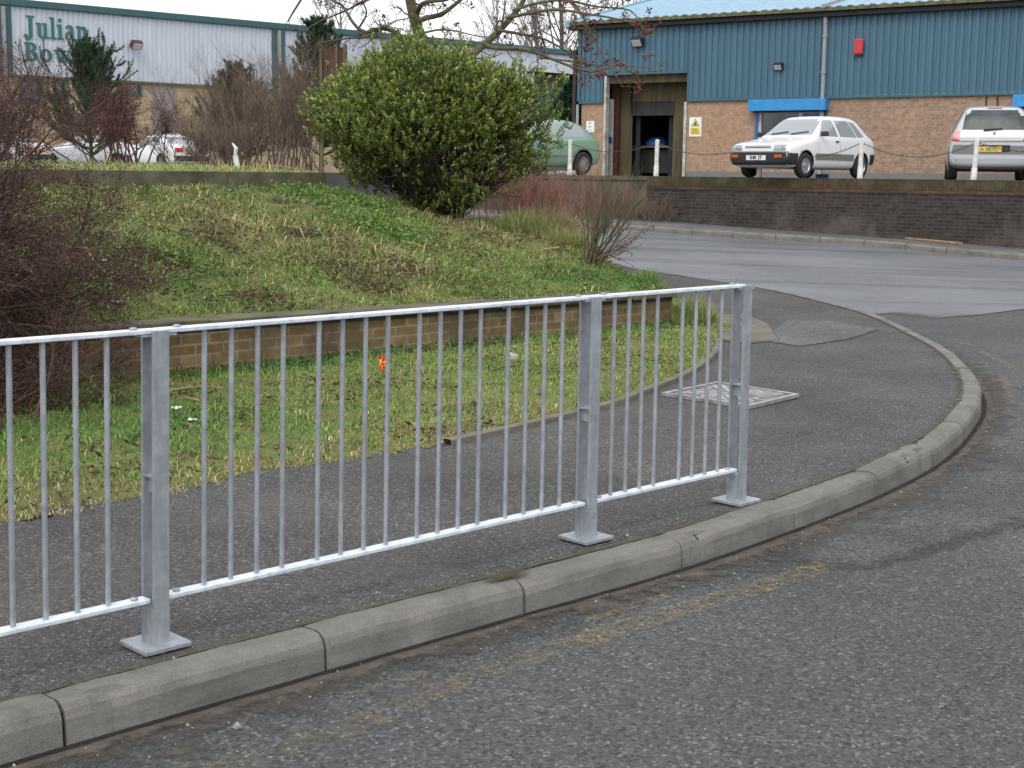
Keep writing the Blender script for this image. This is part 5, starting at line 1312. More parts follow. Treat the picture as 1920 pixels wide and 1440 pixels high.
# verge grass
g = np.random.default_rng(11); N = 420000
x = g.uniform(-5.4, 2.3, N); y = g.uniform(4.0, 16.5, N); k = inside(VPOLY, x, y); x, y = x[k], y[k]
dens = fnoise(x, y, 2.3, 81); bare = np.maximum(gauss(x, y, 1010, 742, .45, zverge), gauss(x, y, 1180, 700, .3, zverge) * .8)
keep = (g.uniform(0, 1, len(x)) < np.clip(.6 + 2.2 * (dens - .42), .12, 1)) & (g.uniform(0, 1, len(x)) > bare * .9); x, y = x[keep], y[keep]
s, t = xy2st(x, y); de = np.min(np.linalg.norm(np.stack([x, y], 1)[:, None, :] - VE[None, ::3], axis=2), axis=1)
nearedge = sstep(.5, .05, de) * (x < .3); wall = sstep(-.5, -.05, t)
lushp = np.clip(gauss(x, y, 200, 800, 1.1, zverge) * 1.2 + wall * .8 * (vnoise(x, y, 2.2, 83) > .35) + gauss(x, y, 900, 690, .8, zverge) * .5, 0, 1)
straw = np.clip(.15 + .8 * nearedge + .9 * (fnoise(x, y, 3.1, 85) - .52) - lushp * .25, .03, .9)
h = g.gamma(4, .0062, len(x)) * (1 + 1.0 * wall + .7 * lushp); h = np.clip(h, .01, .2)
col = palette(x, y, len(x), straw, .15 + .75 * lushp, g) * (.62 + .75 * fnoise(x, y, 5.5, 87))[:, None]
z = zverge(x, y)
blades('verge_grass', np.stack([x, y, z], 1), h, g.uniform(.004, .009, len(x)), g.normal(0, 1.1, (len(x), 2)), col, M['grass'], 'short patchy grass on the verge between pavement and low brick wall', g=g)

# bank grass: tufts
g = np.random.default_rng(12); NT_ = 26000
s = g.uniform(-5.2, 7.9, NT_); t = g.uniform(-.7, 7.0, NT_); k = ~((s < 4.96) & (t > 4.5)) & (s < s_edge(t) + .35) & ((t > .24) | (s > 5.85)); s, t = s[k], t[k]
x, y = st2xy(s, t); dens = fnoise(x, y, 1.7, 91); keep = g.uniform(0, 1, len(x)) < np.clip(.66 + 3.4 * (dens - .44), .04, 1); x, y, s, t = x[keep], y[keep], s[keep], t[keep]
def bpx(px, py, r): return gauss(x, y, px, py, r, zbank)
BARE = ((400, 450, .32), (250, 535, .28), (480, 560, .25), (640, 500, .35), (760, 510, .3), (870, 425, .38), (560, 440, .26), (300, 490, .25), (700, 540, .25))
bare_k = np.max([bpx(*q) for q in BARE], axis=0); kb_ = g.uniform(0, 1, len(x)) > bare_k * .75 * (fnoise(x, y, 3.3, 103) > .4); x, y, s, t = x[kb_], y[kb_], s[kb_], t[kb_]
lush = np.clip(bpx(640, 390, .75) + bpx(560, 355, .7) + bpx(720, 440, .45) + bpx(260, 480, .9) * .7 + bpx(450, 360, 1.0) * .5 + bpx(330, 540, .8) * .4 + bpx(620, 520, .7) * .35 + bpx(180, 540, .6) * .6 + bpx(1100, 535, .6) + bpx(1180, 530, .5) + bpx(960, 560, .4) * .6, 0, 1)
strawz = np.clip(bpx(430, 390, .8) + bpx(500, 450, .8) + bpx(620, 470, .7) + bpx(850, 420, .7) + bpx(760, 500, .6) + bpx(940, 440, .8), 0, 1)
bnz = fnoise(x, y, 2.8, 95)
straw_t = np.clip(.14 + .45 * strawz + 1.0 * (bnz - .5) - .25 * lush + .3 * sstep(.5, .18, t), .03, .92)
per = g.integers(8, 20, len(x)); idx = np.repeat(np.arange(len(x)), per); n = len(idx)
rad = .05 + .05 * fnoise(x, y, 3, 97)[idx]
ox = g.normal(0, 1, (n, 2)) * rad[:, None]; bx_, by_ = x[idx] + ox[:, 0], y[idx] + ox[:, 1]
ss_, tt_ = xy2st(bx_, by_); k = ((tt_ > .2) | (ss_ > 5.95)) & ~((ss_ < 4.96) & (tt_ > 4.48)); idx, ox, bx_, by_ = idx[k], ox[k], bx_[k], by_[k]; n = len(idx)
tl = (.025 + .06 * fnoise(x, y, 2.5, 99) + .045 * strawz + .015 * lush); big = g.uniform(0, 1, len(x)) < .05 + .05 * strawz; tl = (tl * np.where(big, 2.0, 1.0))[idx]; h = tl * g.uniform(.45, 1.3, n)
down = -M1 * .5                                               # blades hang down the slope
lean = ox * 11 + down[None] * g.uniform(-.3, 1.6, n)[:, None] + g.normal(0, 1.7, (n, 2))
straw_b = straw_t[idx]; st_k = g.uniform(0, 1, n)
col = palette(bx_, by_, n, straw_b, (.12 + .8 * lush)[idx], g, .1)
tint = (g.uniform(.6, 1.3, len(x)) * (.62 + .75 * fnoise(x, y, 4.0, 101)))[idx]; col *= tint[:, None]
blades('bank_grass', np.stack([bx_, by_, zbank(bx_, by_)], 1), h, g.uniform(.006, .013, n), lean, col, M['grass'], 'rough tufted green and straw grass covering the bank', g=g)
# grass on the strip behind the upper wall
N = 26000; s = g.uniform(-6, 5.0, N); t = g.uniform(4.64, 8.2, N); x, y = st2xy(s, t)
k = g.uniform(0, 1, N) < np.clip(.5 + 1.5 * (fnoise(x, y, 1.5, 111) - .4), .1, 1); x, y = x[k], y[k]
blades('strip_grass', np.stack([x, y, zstrip(x, y)], 1), g.gamma(4, .013, len(x)), g.uniform(.006, .012, len(x)), g.normal(0, .7, (len(x), 2)), palette(x, y, len(x), .38, .15, g) * 1.15, M['grass'], 'yellowish rough grass on the strip behind the concrete wall', g=g)

# broad-leaved weeds and moss cushions
def leafquads(P, dirs, L, W, g, fold=.25):
    """P base, dirs axis -> rhombic folded leaves, 4 verts 2 tris"""
    n = len(P); d = dirs / (np.linalg.norm(dirs, axis=1, keepdims=True) + 1e-9); r = g.normal(0, 1, (n, 3)); sd = np.cross(d, r); sd /= np.linalg.norm(sd, axis=1, keepdims=True) + 1e-9; nn = np.cross(d, sd)
    a = P; t = P + d * L[:, None]; m = P + d * (L * .5)[:, None]; e1 = m + sd * (W / 2)[:, None] + nn * (W * fold)[:, None]; e2 = m - sd * (W / 2)[:, None] + nn * (W * fold)[:, None]
    V = np.stack([a, e1, t, e2], 1).reshape(-1, 3); o = (np.arange(n) * 4)[:, None]
    return V, np.concatenate([o + np.array([[0, 1, 2]]), o + np.array([[0, 2, 3]])])
g = np.random.default_rng(13); x = []; y = []
for px, py, r, n in ((560, 352, .6, 1500), (640, 380, .6, 2200), (690, 420, .45, 1300), (450, 350, .6, 900), (600, 340, .4, 800), (300, 480, .4, 400), (740, 440, .35, 500), (870, 520, .4, 300)):
    p = onz(px, py, zbank); q = g.normal(0, r * .6, (n, 2)); x += list(p[0] + q[:, 0]); y += list(p[1] + q[:, 1])
x = np.array(x); y = np.array(y); s, t = xy2st(x, y); k = (t > .2) & ~((s < 4.96) & (t > 4.45)); x, y = x[k], y[k]; n = len(x)
P = np.stack([x, y, zbank(x, y) + g.uniform(.02, .11, n)], 1); d = g.normal(0, 1, (n, 3)); d[:, 2] = np.abs(d[:, 2]) * .5 + .1; d[:, :2] += -M1 * .5
V, T = leafquads(P, d, g.uniform(.022, .052, n), g.uniform(.014, .032, n), g)
o = tri_mesh('bank_weeds', V, T, M['leaf'], col=np.repeat(np.array([.175, .27, .06]) * g.uniform(.55, 1.35, n)[:, None] * np.array([1, 1, 1]), 4, 0)); o['kind'] = 'stuff'; o['label'] = 'bright green low weeds spreading below the evergreen bush'
g = np.random.default_rng(131); n = 1500; s = g.uniform(-7.4, 5.9, n); t = -g.gamma(2, .07, n) - .01; x, y = st2xy(s, t); k = fnoise(x, y, 1.6, 133) > .44; x, y = x[k], y[k]; n = len(x)
P = np.stack([x, y, zverge(x, y) + g.uniform(.01, .06, n)], 1); d = g.normal(0, 1, (n, 3)); d[:, 2] = np.abs(d[:, 2]) + .1
V, T = leafquads(P, d, g.uniform(.025, .06, n), g.uniform(.015, .035, n), g)
o = tri_mesh('verge_weeds', V, T, M['leaf'], col=np.repeat(np.array([.06, .13, .03]) * g.uniform(.6, 1.3, n)[:, None], 4, 0)); o['kind'] = 'stuff'; o['label'] = 'dark green weeds along the foot of the low brick wall'

# dead leaves and thatch lying in dark drifts
for nm, N, zf, lab in (('bank_litter', 30000, zbank, 'brown dead leaves and thatch lying in patches on the bank'), ('verge_litter', 12000, zverge, 'brown dead leaves scattered over the verge grass')):
    g = np.random.default_rng(141); bk = zf is zbank
    s = g.uniform(-5, 7.4, N); t = g.uniform(.2, 5.5, N) if bk else g.uniform(-3.4, -.05, N); x, y = st2xy(s, t)
    k = (fnoise(x, y, 2.1, 143) > .53) & ((~((s < 4.96) & (t > 4.45)) & (s < s_edge(t))) if bk else inside(VPOLY, x, y)); x, y = x[k], y[k]; n = len(x)
    if bk:
        for px, py, r in BARE:
            p = onz(px, py, zbank); q = g.normal(0, r * .6, (520, 2)); x = np.r_[x, p[0] + q[:, 0]]; y = np.r_[y, p[1] + q[:, 1]]
        s, t = xy2st(x, y); k = (t > .2) & ~((s < 4.96) & (t > 4.45)); x, y = x[k], y[k]; n = len(x)
    P = np.stack([x, y, zf(x, y) + g.uniform(.004, .045, n)], 1); d = g.normal(0, 1, (n, 3)); d[:, 2] *= .35
    V, T = leafquads(P, d, g.uniform(.02, .07, n), g.uniform(.006, .022, n), g)
    c = np.where((g.uniform(0, 1, n) < .35)[:, None], np.array([.27, .2, .11]), np.array([.085, .058, .036])) * g.uniform(.5, 1.3, n)[:, None]
    o = tri_mesh(nm, V, T, M['grass'], col=np.repeat(c, 4, 0)); o['kind'] = 'stuff'; o['label'] = lab
# ================================================================== shrubs and trees
def ddirs(n, tilt0, tilt1, g, az=None):
    a = g.uniform(0, 2 * np.pi, n) if az is None else az; t = g.uniform(tilt0, tilt1, n)
    return np.stack([np.sin(t) * np.cos(a), np.sin(t) * np.sin(a), np.cos(t)], 1)

# --- evergreen bush
g = np.random.default_rng(21)
Bp = at(830, 393, 17.9); Bp[2] = float(zbank(Bp[0], Bp[1])); Yb = Bp[1]
bush = thing('evergreen_bush', Bp, 'large rounded evergreen bush with glossy light green leaf tips on the bank', 'bush')
C = at(800, 232, Yb); pxm = Yb / 2650
RX, RY, RZ = 192 * pxm, 190 * pxm, 133 * pxm
def bush_r(az, el):                                          # lumpy dome, hollow underneath on the right
    return 1 + .11 * np.sin(3 * az + 1.1) * np.cos(el) + .09 * np.sin(7 * az + 2) * np.cos(el) + .09 * np.sin(5 * el + 2 * az) + .06 * np.sin(11 * az + 7 * el)
n = 1500; v = g.normal(0, 1, (n, 3)); v[:, 2] = v[:, 2] * .9 + .22; v /= np.linalg.norm(v, axis=1, keepdims=True)
az = np.arctan2(v[:, 1], v[:, 0]); el = np.arcsin(v[:, 2])
k = v[:, 2] > -.72; v, az, el = v[k], az[k], el[k]
rr = bush_r(az, el) * np.where(g.uniform(0, 1, len(v)) < .10, g.uniform(1.0, 1.10, len(v)), g.uniform(.74, 1.03, len(v))) ; cc = C + v * rr[:, None] * np.array([RX, RY, RZ])
# lower parts taper in to the stems
low = np.clip((C[2] - cc[:, 2]) / RZ, 0, 1); sh = (1 - .42 * low ** 1.5)[:, None]; cc[:, :2] = Bp[:2] + (cc[:, :2] - Bp[:2]) * sh + (C[:2] - Bp[:2]) * 0
# thin area low right, seen through to the car park
pc = (cc[:, 0] - C[0]) / RX; hole = (low > .18) & (low < .72) & (pc > -.05) & (pc < .85) & (g.uniform(0, 1, len(cc)) < .80)
hole |= (low > .35) & (low < .62) & (pc > -.75) & (pc < -.05) & (g.uniform(0, 1, len(cc)) < .25)
cc = cc[~hole]; vv = v[~hole]
low_extra = []
for px, py, r, m in ((800, 350, .16, 26), (760, 335, .14, 16), (840, 360, .14, 18), (700, 320, .16, 16), (650, 300, .14, 10), (880, 345, .12, 8), (985, 300, .14, 16), (960, 318, .10, 8)):
    low_extra.append(at(px, py, Yb - g.uniform(.1, .6)) + g.normal(0, r, (m, 3)))
cc = np.concatenate([cc] + low_extra); vv = np.concatenate([vv, np.tile([0, -.5, .7], (len(cc) - len(vv), 1))])
# every clump: a spray of shoots, every shoot a rosette of leaves
per = 7; idx = np.repeat(np.arange(len(cc)), per); nS = len(idx)
sh_o = g.normal(0, .085, (nS, 3)); sp = cc[idx] + sh_o; sdir = vv[idx] * .6 + np.array([0, 0, .75]) + g.normal(0, .35, (nS, 3)); sdir /= np.linalg.norm(sdir, axis=1, keepdims=True)
per = 13; ix = np.repeat(np.arange(nS), per); nl = len(ix)
hgt = np.tile(np.linspace(-.07, .03, per), nS) + g.normal(0, .004, nl); top = np.tile(np.linspace(0, 1, per), nS)
q = g.normal(0, 1, (nl, 3)); sd = sdir[ix]; q -= sd * np.sum(q * sd, 1, keepdims=True); q /= np.linalg.norm(q, axis=1, keepdims=True) + 1e-9
ld = q * (1.0 - .55 * top)[:, None] + sd * (.35 + .8 * top)[:, None]
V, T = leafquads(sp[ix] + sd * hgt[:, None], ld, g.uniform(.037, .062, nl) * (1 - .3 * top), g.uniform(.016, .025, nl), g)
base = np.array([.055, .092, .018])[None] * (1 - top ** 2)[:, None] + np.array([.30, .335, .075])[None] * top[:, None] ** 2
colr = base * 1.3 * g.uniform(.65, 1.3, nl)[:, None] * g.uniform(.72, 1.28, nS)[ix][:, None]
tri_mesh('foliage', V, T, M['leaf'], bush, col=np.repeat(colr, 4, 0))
# inner leaf litter of older dark leaves
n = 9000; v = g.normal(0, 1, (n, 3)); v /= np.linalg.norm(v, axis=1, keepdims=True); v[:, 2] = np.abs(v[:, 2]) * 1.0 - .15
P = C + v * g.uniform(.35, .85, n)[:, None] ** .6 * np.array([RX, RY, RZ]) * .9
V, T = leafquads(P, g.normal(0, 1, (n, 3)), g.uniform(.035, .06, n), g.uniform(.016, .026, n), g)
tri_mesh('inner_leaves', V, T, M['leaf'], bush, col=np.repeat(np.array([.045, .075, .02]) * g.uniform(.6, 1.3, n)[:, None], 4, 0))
# stems
n = 46; tg = cc[g.choice(len(cc), n * 3)]; p0 = Bp + g.normal(0, .10, (n * 3, 3)) * np.array([1, 1, 0]); p0[:, 2] = zbank(p0[:, 0], p0[:, 1]) - .03
kk_ = 7; f = np.linspace(0, 1, kk_)[None, :, None]; P = p0[:, None] * (1 - f) + tg[:, None] * f
P[:, :, 2] -= (np.sin(np.pi * f[..., 0]) * .12) * np.linalg.norm(tg - p0, axis=1)[:, None] * .35; P += g.normal(0, .018, P.shape) * np.sin(np.pi * f)
Rr = np.linspace(.017, .005, kk_)[None] * g.uniform(.6, 1.4, len(P))[:, None]
br = sprout(P, Rr, 7, .6, .3, .6, 4, .3, .3, .35, g); tw = sprout(*br, 2, .6, .5, .6, 3, .3, .2, .3, g)
V, T = join_tubes([(P, Rr), br, tw], 4); tri_mesh('stems', V, T, M['twigdark'], bush, smooth=True)

# --- generic bare twiggy shrub
def bare_shrub(name, base, label, cat, mat, n, L, tilt, depth, rad, g, spread=.15, curl=.35, up=.1, az=None, minz=None, group=None, tmin=.2, sides=3):
    t = thing(name, base, label, cat, group)
    p0 = np.array(base)[None] + np.c_[g.normal(0, spread, (n, 2)), np.zeros(n)]
    parts = [grow(p0, ddirs(n, tilt[0], tilt[1], g, az(n) if az else None), g.uniform(.65, 1.1, n) * L, np.full(n, rad), np.full(n, rad * .4), 8, curl, up, g)]
    for per, ang, lf, rf in depth: parts.append(sprout(*parts[-1], per, ang, lf, rf, 5, curl * 1.1, .08, tmin if len(parts) == 1 else .2, g))
    if minz is not None:
        for P, _ in parts: P[..., 2] = np.maximum(P[..., 2], minz(P[..., 0], P[..., 1]) + .01 + .03 * np.abs(np.sin(P[..., 0] * 9)))
    V, T = join_tubes(parts, sides); tri_mesh('branches', V, T, mat, t); return t, parts

# big red-brown shrub at the left edge, spilling over the low wall
g = np.random.default_rng(31)
bs = np.array([-4.25, 9.1, .4])
t, parts = bare_shrub('bare_shrub', bs, 'big dense red brown bare shrub spilling over the low wall at the left edge', 'shrub', M['twigred'], 150, 1.5, (.0, 1.75), [(9, .7, .45, .55), (8, .7, .5, .6), (4, .65, .55, .7)], .014, g, .42, .35, .0)
n = 210000; src = parts[2][0]; i = g.integers(0, len(src), n); P = src[i, g.integers(1, src.shape[1], n)] + g.normal(0, .035, (n, 3))
V, T = leafquads(P, g.normal(0, 1, (n, 3)), g.uniform(.012, .028, n), g.uniform(.006, .012, n), g)
tri_mesh('leaflets', V, T, M['leaf'], t, col=np.repeat(np.array([.07, .034, .028]) * g.uniform(.4, 1.6, n)[:, None], 4, 0))
# the part that hangs in front of the wall down to the verge
m = 95; p0 = np.array([-3.6, 8.3, .02]) + np.c_[g.normal(0, .42, (m, 2)), np.zeros(m)]; q1 = grow(p0, ddirs(m, .1, 1.5, g), g.uniform(.4, 1.0, m), np.full(m, .010), np.full(m, .004), 7, .45, .0, g)
q2 = sprout(*q1, 9, .7, .45, .6, 5, .4, .05, .15, g); q3 = sprout(*q2, 7, .7, .5, .65, 4, .4, 0, .15, g)
for P, _ in (q1, q2, q3): P[..., 2] = np.maximum(P[..., 2], .02 + .02 * np.abs(np.sin(9 * P[..., 0])))
V, T = join_tubes([q1, q2, q3], 3); tri_mesh('hanging_branches', V, T, M['twigred'], t)
n = 26000; i = g.integers(0, len(q3[0]), n); P = q3[0][i, g.integers(1, 4, n)] + g.normal(0, .03, (n, 3)); P[:, 2] = np.maximum(P[:, 2], .03)
V, T = leafquads(P, g.normal(0, 1, (n, 3)), g.uniform(.012, .028, n), g.uniform(.006, .012, n), g); tri_mesh('hanging_leaflets', V, T, M['leaf'], t, col=np.repeat(np.array([.07, .036, .028]) * g.uniform(.4, 1.6, n)[:, None], 4, 0))
# arching long twigs in front of it
m = 120; p0 = bs + g.normal(0, .35, (m, 3)); P, Rr = grow(p0, ddirs(m, .5, 1.7, g, g.uniform(-2.2, .3, m)), g.uniform(.9, 1.5, m), np.full(m, .008), np.full(m, .003), 9, .6, -.75, g)
tw = sprout(P, Rr, 8, .6, .3, .6, 4, .35, 0, .2, g); V, T = join_tubes([(P, Rr), tw], 3); tri_mesh('arching_twigs', V, T, M['twigbrown'], t)

# red brown shrub in front of the far cars
def gz(px, Y): q = at(px, 318, Y); return np.array([q[0], q[1], YARD])
g = np.random.default_rng(32)
t, parts = bare_shrub('bare_shrub', gz(225, 30), 'low spreading red brown bare shrub in front of the silver saloon', 'shrub', M['twigred'], 22, 1.5, (.05, .95), [(9, .75, .42, .55), (8, .7, .5, .65), (3, .6, .5, .8)], .024, g, .3, .35, .05, minz=lambda x, y: YARD + 0 * x, tmin=.5)
n = 9000; src = parts[2][0]; i = g.integers(0, len(src), n); P = src[i, g.integers(1, src.shape[1], n)] + g.normal(0, .04, (n, 3))
V, T = leafquads(P, g.normal(0, 1, (n, 3)), g.uniform(.02, .05, n), g.uniform(.012, .02, n), g); tri_mesh('leaflets', V, T, M['leaf'], t, col=np.repeat(np.array([.12, .04, .035]) * g.uniform(.4, 1.5, n)[:, None], 4, 0))
g = np.random.default_rng(33)
bare_shrub('bare_shrub', gz(-12, 25), 'red brown bare shrub behind the big shrub at the left edge', 'shrub', M['twigred'], 30, 2.1, (.0, .8), [(9, .7, .5, .55), (8, .7, .5, .65), (3, .6, .5, .8)], .02, g, .4, .35, .05, minz=lambda x, y: YARD + 0 * x)
# brown thicket between pine and board
specs = [(455, 31, 2.0, 'tall brown bare thicket growing left of the thicket by the wooden board', 41), (545, 30, 2.35, 'upright brown bare thicket right beside the weathered wooden board', 42), (405, 29, 1.0, 'low grey brown bare scrub to the right of the white saloon', 43)]
for px, Y, L, lab, sd in specs:
    g = np.random.default_rng(sd)
    bare_shrub('bare_shrub', gz(px, Y), lab, 'shrub', M['twigbrown'], 34, L, (.0, .62), [(11, .5, .42, .5), (8, .55, .45, .65), (2, .5, .5, .8)], .017, g, .5, .25, .15, minz=lambda x, y: YARD + 0 * x)

# --- pines
def pine(base, H, Rw, label, seed, lean=0.0, dens=1.0):
    g = np.random.default_rng(seed); t = thing('pine_tree', base, label, 'tree', 'young pine trees'); base = np.array(base)
    trunk = polyline_branch([base, base + [lean * .4, 0, H * .5], base + [lean, 0, H]], [.06, .04, .012], 10)
    zs = np.linspace(.12, .97, int(15)); P0 = []; D = []; L = []
    for q in zs:
        for _ in range(6):
            a = g.uniform(0, 6.28); P0.append(base + np.array([lean * q, 0, H * q])); e = .35 + .9 * q * q; D.append([math.cos(a), math.sin(a), e + g.normal(0, .15)]); L.append(Rw * 1.35 * min(1, (1.08 - q) * 1.7) ** .8 * g.uniform(.55, 1.15) + .22 * Rw)
    b1 = grow(np.array(P0), np.array(D), np.array(L), np.full(len(L), .018), np.full(len(L), .006), 6, .18, .9, g)
    b2 = sprout(*b1, 5, .7, .42, .6, 4, .2, .8, .3, g)
    V, T = join_tubes([trunk, b1, b2], 4); tri_mesh('trunk', V, T, M['bark'], t)
    pts = []; dr = []
    for P, _ in (b1, b2):
        for j in range(1, P.shape[1]):
            d = P[:, j] - P[:, j - 1]; d /= np.linalg.norm(d, axis=1, keepdims=True) + 1e-9
            for f in (.33, .66, 1.0): pts.append(P[:, j - 1] * (1 - f) + P[:, j] * f); dr.append(d)
    pts = np.concatenate(pts); dr = np.concatenate(dr); kk = g.uniform(0, 1, len(pts)) < dens; pts, dr = pts[kk], dr[kk]
    per = 18; ix = np.repeat(np.arange(len(pts)), per); n = len(ix); q = g.normal(0, 1, (n, 3)); d = dr[ix] * .75 + q * .55 + np.array([0, 0, .25]); d /= np.linalg.norm(d, axis=1, keepdims=True)
    sd_ = np.cross(d, g.normal(0, 1, (n, 3))); sd_ /= np.linalg.norm(sd_, axis=1, keepdims=True) + 1e-9; Ln = g.uniform(.06, .11, n); w = .007
    V = np.stack([pts[ix] - sd_ * w, pts[ix] + sd_ * w, pts[ix] + d * Ln[:, None]], 1).reshape(-1, 3); T = np.arange(n * 3).reshape(-1, 3)
    c = np.array([.04, .082, .042]) * g.uniform(.55, 1.5, n)[:, None] * g.uniform(.75, 1.25, len(pts))[ix][:, None]
    tri_mesh('needles', V, T, M['needle'], t, col=np.repeat(c, 3, 0))
pine(gz(172, 38), 2.9, 1.05, 'bushy young pine with upright top in front of the teal lettering', 51)
pine(gz(440, 36), 2.3, .75, 'slim young pine among the brown bare thicket', 52, dens=.7)
pine(gz(603, 34), 3.2, .8, 'young pine standing behind the weathered wooden board', 53, dens=.9)
pine(gz(1062, 45), 2.6, .55, 'small dark pine at the corner of the blue workshop', 54)

# --- big bare tree with red berries, behind the bush
g = np.random.default_rng(61); YT = 22.5
def tp(*q): return [at(a, b, YT + (c if False else 0)) for a, b in q]
tb = at(800, 345, YT); tb[2] = min(tb[2], 1.2)
tree = thing('berry_tree', tb, 'spreading bare tree with mossy limbs and dark red berries behind the bush', 'tree')
tr0 = tp((806, 360), (800, 230), (792, 120), (787, 70), (776, 30), (768, 0), (760, -50), (766, -120), (760, -190))
limbs = [
 (tp((789, 85), (788, 45), (800, 37), (830, 32), (846, 20), (868, 2), (900, -30), (940, -60)), .05),
 (tp((782, 24), (790, 14), (806, 9), (842, 8), (868, -6), (900, -20)), .045),
 (tp((803, 250), (850, 150), (885, 98), (912, 72), (940, 45), (962, 20), (976, 2), (1000, -40), (1030, -90)), .075),
 (tp((905, 80), (918, 90), (940, 96), (975, 98), (1010, 108), (1060, 128), (1100, 140), (1160, 125)), .035),
 (tp((950, 34), (990, 30), (1040, 28), (1090, 40), (1140, 48), (1190, 60)), .028),
 (tp((930, 56), (975, 62), (1020, 70), (1065, 92), (1100, 110)), .026),
 (tp((962, 20), (1000, 5), (1060, -5), (1120, 5), (1180, 10), (1200, 25)), .026),
 (tp((785, 130), (765, 82), (735, 60), (712, 62), (692, 68), (676, 58), (662, 38), (650, 18), (620, 4)), .042),
 (tp((694, 66), (680, 72), (660, 74), (630, 80), (600, 84)), .02),
 (tp((700, 63), (715, 45), (730, 25), (752, 12), (775, 4)), .018),
 (tp((672, 54), (690, 28), (684, 5), (686, -20)), .018),
 (tp((760, -50), (720, -70), (660, -60), (590, -20), (560, 20), (545, 45)), .035),
 (tp((762, -20), (700, -10), (640, 14), (590, 30), (560, 48)), .024),
 (tp((766, -120), (840, -120), (920, -90), (1000, -60), (1070, -10), (1100, 30)), .035),
 (tp((793, 62), (820, 52), (850, 50), (890, 56), (930, 60)), .018),
 (tp((1010, 108), (1060, 112), (1110, 118), (1170, 118), (1215, 122)), .016),
 (tp((1060, -5), (1090, 30), (1110, 70), (1130, 110), (1165, 165)), .018),
]
Yj = g.normal(0, .6, len(limbs))
for i, (q, r) in enumerate(limbs):
    for j in range(len(q)): q[j] = q[j] + np.array([0, Yj[i] * min(1, j / 3), 0])
main = [polyline_branch(tr0, np.linspace(.12, .05, len(tr0)), 14)]
second = [polyline_branch(catmull(q, 4), np.linspace(r, r * .35, len(catmull(q, 4))), 16) for q, r in limbs]
def cat(bs): return np.concatenate([b[0] for b in bs]), np.concatenate([b[1] for b in bs])
sec = cat(second)
V, T = join_tubes(main + second, 8); tri_mesh('trunk', V, T, M['bark'], tree, smooth=True)
t1 = sprout(*sec, 9, .75, .22, .42, 6, .5, .05, .15, g); t2 = sprout(*t1, 5, .75, .45, .6, 5, .5, .0, .2, g); t3 = sprout(*t2, 2, .7, .5, .7, 4, .5, 0, .3, g)
for P, Rr in (t1, t2, t3): Rr[:] = np.maximum(Rr, .0032)
V, T = join_tubes([t1, t2, t3], 4); tri_mesh('twigs', V, T, M['twigolive'], tree)
def berry(P, r, g, par, nm, mat):
    o6 = np.array([[1, 0, 0], [-1, 0, 0], [0, 1, 0], [0, -1, 0], [0, 0, 1], [0, 0, -1.]]); f8 = np.array([[0, 2, 4], [2, 1, 4], [1, 3, 4], [3, 0, 4], [2, 0, 5], [1, 2, 5], [3, 1, 5], [0, 3, 5]])
    V = (P[:, None] + o6[None] * r[:, None, None]).reshape(-1, 3); T = (f8[None] + (np.arange(len(P)) * 6)[:, None, None]).reshape(-1, 3); return tri_mesh(nm, V, T, mat, par, smooth=True)
ends = np.concatenate([t2[0][:, -1], t3[0][:, -1]]); px_ = 960 + 2650 * ends[:, 0] / ends[:, 1]
w = np.clip((px_ - 780) / 280, .12, 1.0); pick = ends[g.uniform(0, 1, len(ends)) < w * .22]
ix = np.repeat(np.arange(len(pick)), 4); P = pick[ix] + g.normal(0, .025, (len(ix), 3)); ob = berry(P, g.uniform(.011, .024, len(ix)), g, tree, 'berries', M['berry']); ob['kind'] = 'stuff'

# --- distant bare trees behind the warehouse
for px, Y, H, lab, sd in ((1045, 120, 17, 'tall distant bare tree above the warehouse roof near the blue workshop', 71), (1000, 128, 15, 'distant bare tree rising behind the right end of the warehouse', 72), (640, 115, 13, 'faint distant bare tree over the warehouse roof behind the pine', 73), (1160, 118, 15, 'distant bare tree topping the left corner of the blue roof', 74), (930, 125, 13, 'distant bare tree behind the berry laden branches', 75)):
    g = np.random.default_rng(sd); b = gz(px, Y); t = thing('bare_tree', b, lab, 'tree', 'distant bare trees')
    tr = polyline_branch([b, b + [.2, 0, H * .5], b + [0, 0, H]], [.3, .2, .05], 10)
    l1 = sprout(*tr, 26, .55, .38, .5, 6, .25, .5, .2, g); l2 = sprout(*l1, 7, .5, .42, .5, 5, .3, .4, .2, g); l3 = sprout(*l2, 3, .5, .5, .6, 4, .3, .3, .3, g)
    for P, Rr in (l2, l3): Rr[:] = np.maximum(Rr, .014)
    V, T = join_tubes([tr, l1, l2, l3], 3); tri_mesh('branches', V, T, M['twiggrey'], t)

# --- red dogwood stems beyond the mound
for px, py, Y, L, n, lab, sd in ((1000, 425, 20.5, .8, 95, 'dense red stemmed shrub behind the pale grass clump', 81), (1065, 435, 21.3, .75, 75, 'red stemmed shrub at the foot of the mound beside the far road', 82), (925, 400, 20.8, .65, 45, 'reddish bare shrub right of the evergreen bush stems', 83)):
    g = np.random.default_rng(sd); b = at(px, py, Y); b[2] = min(b[2], 1.1)
    bare_shrub('red_stemmed_shrub', b, lab, 'shrub', M['dogwood'], n, L, (.0, .5), [(6, .4, .5, .6), (2, .4, .5, .8)], .007, g, .36, .22, .1, group='red stemmed shrubs beyond the mound')
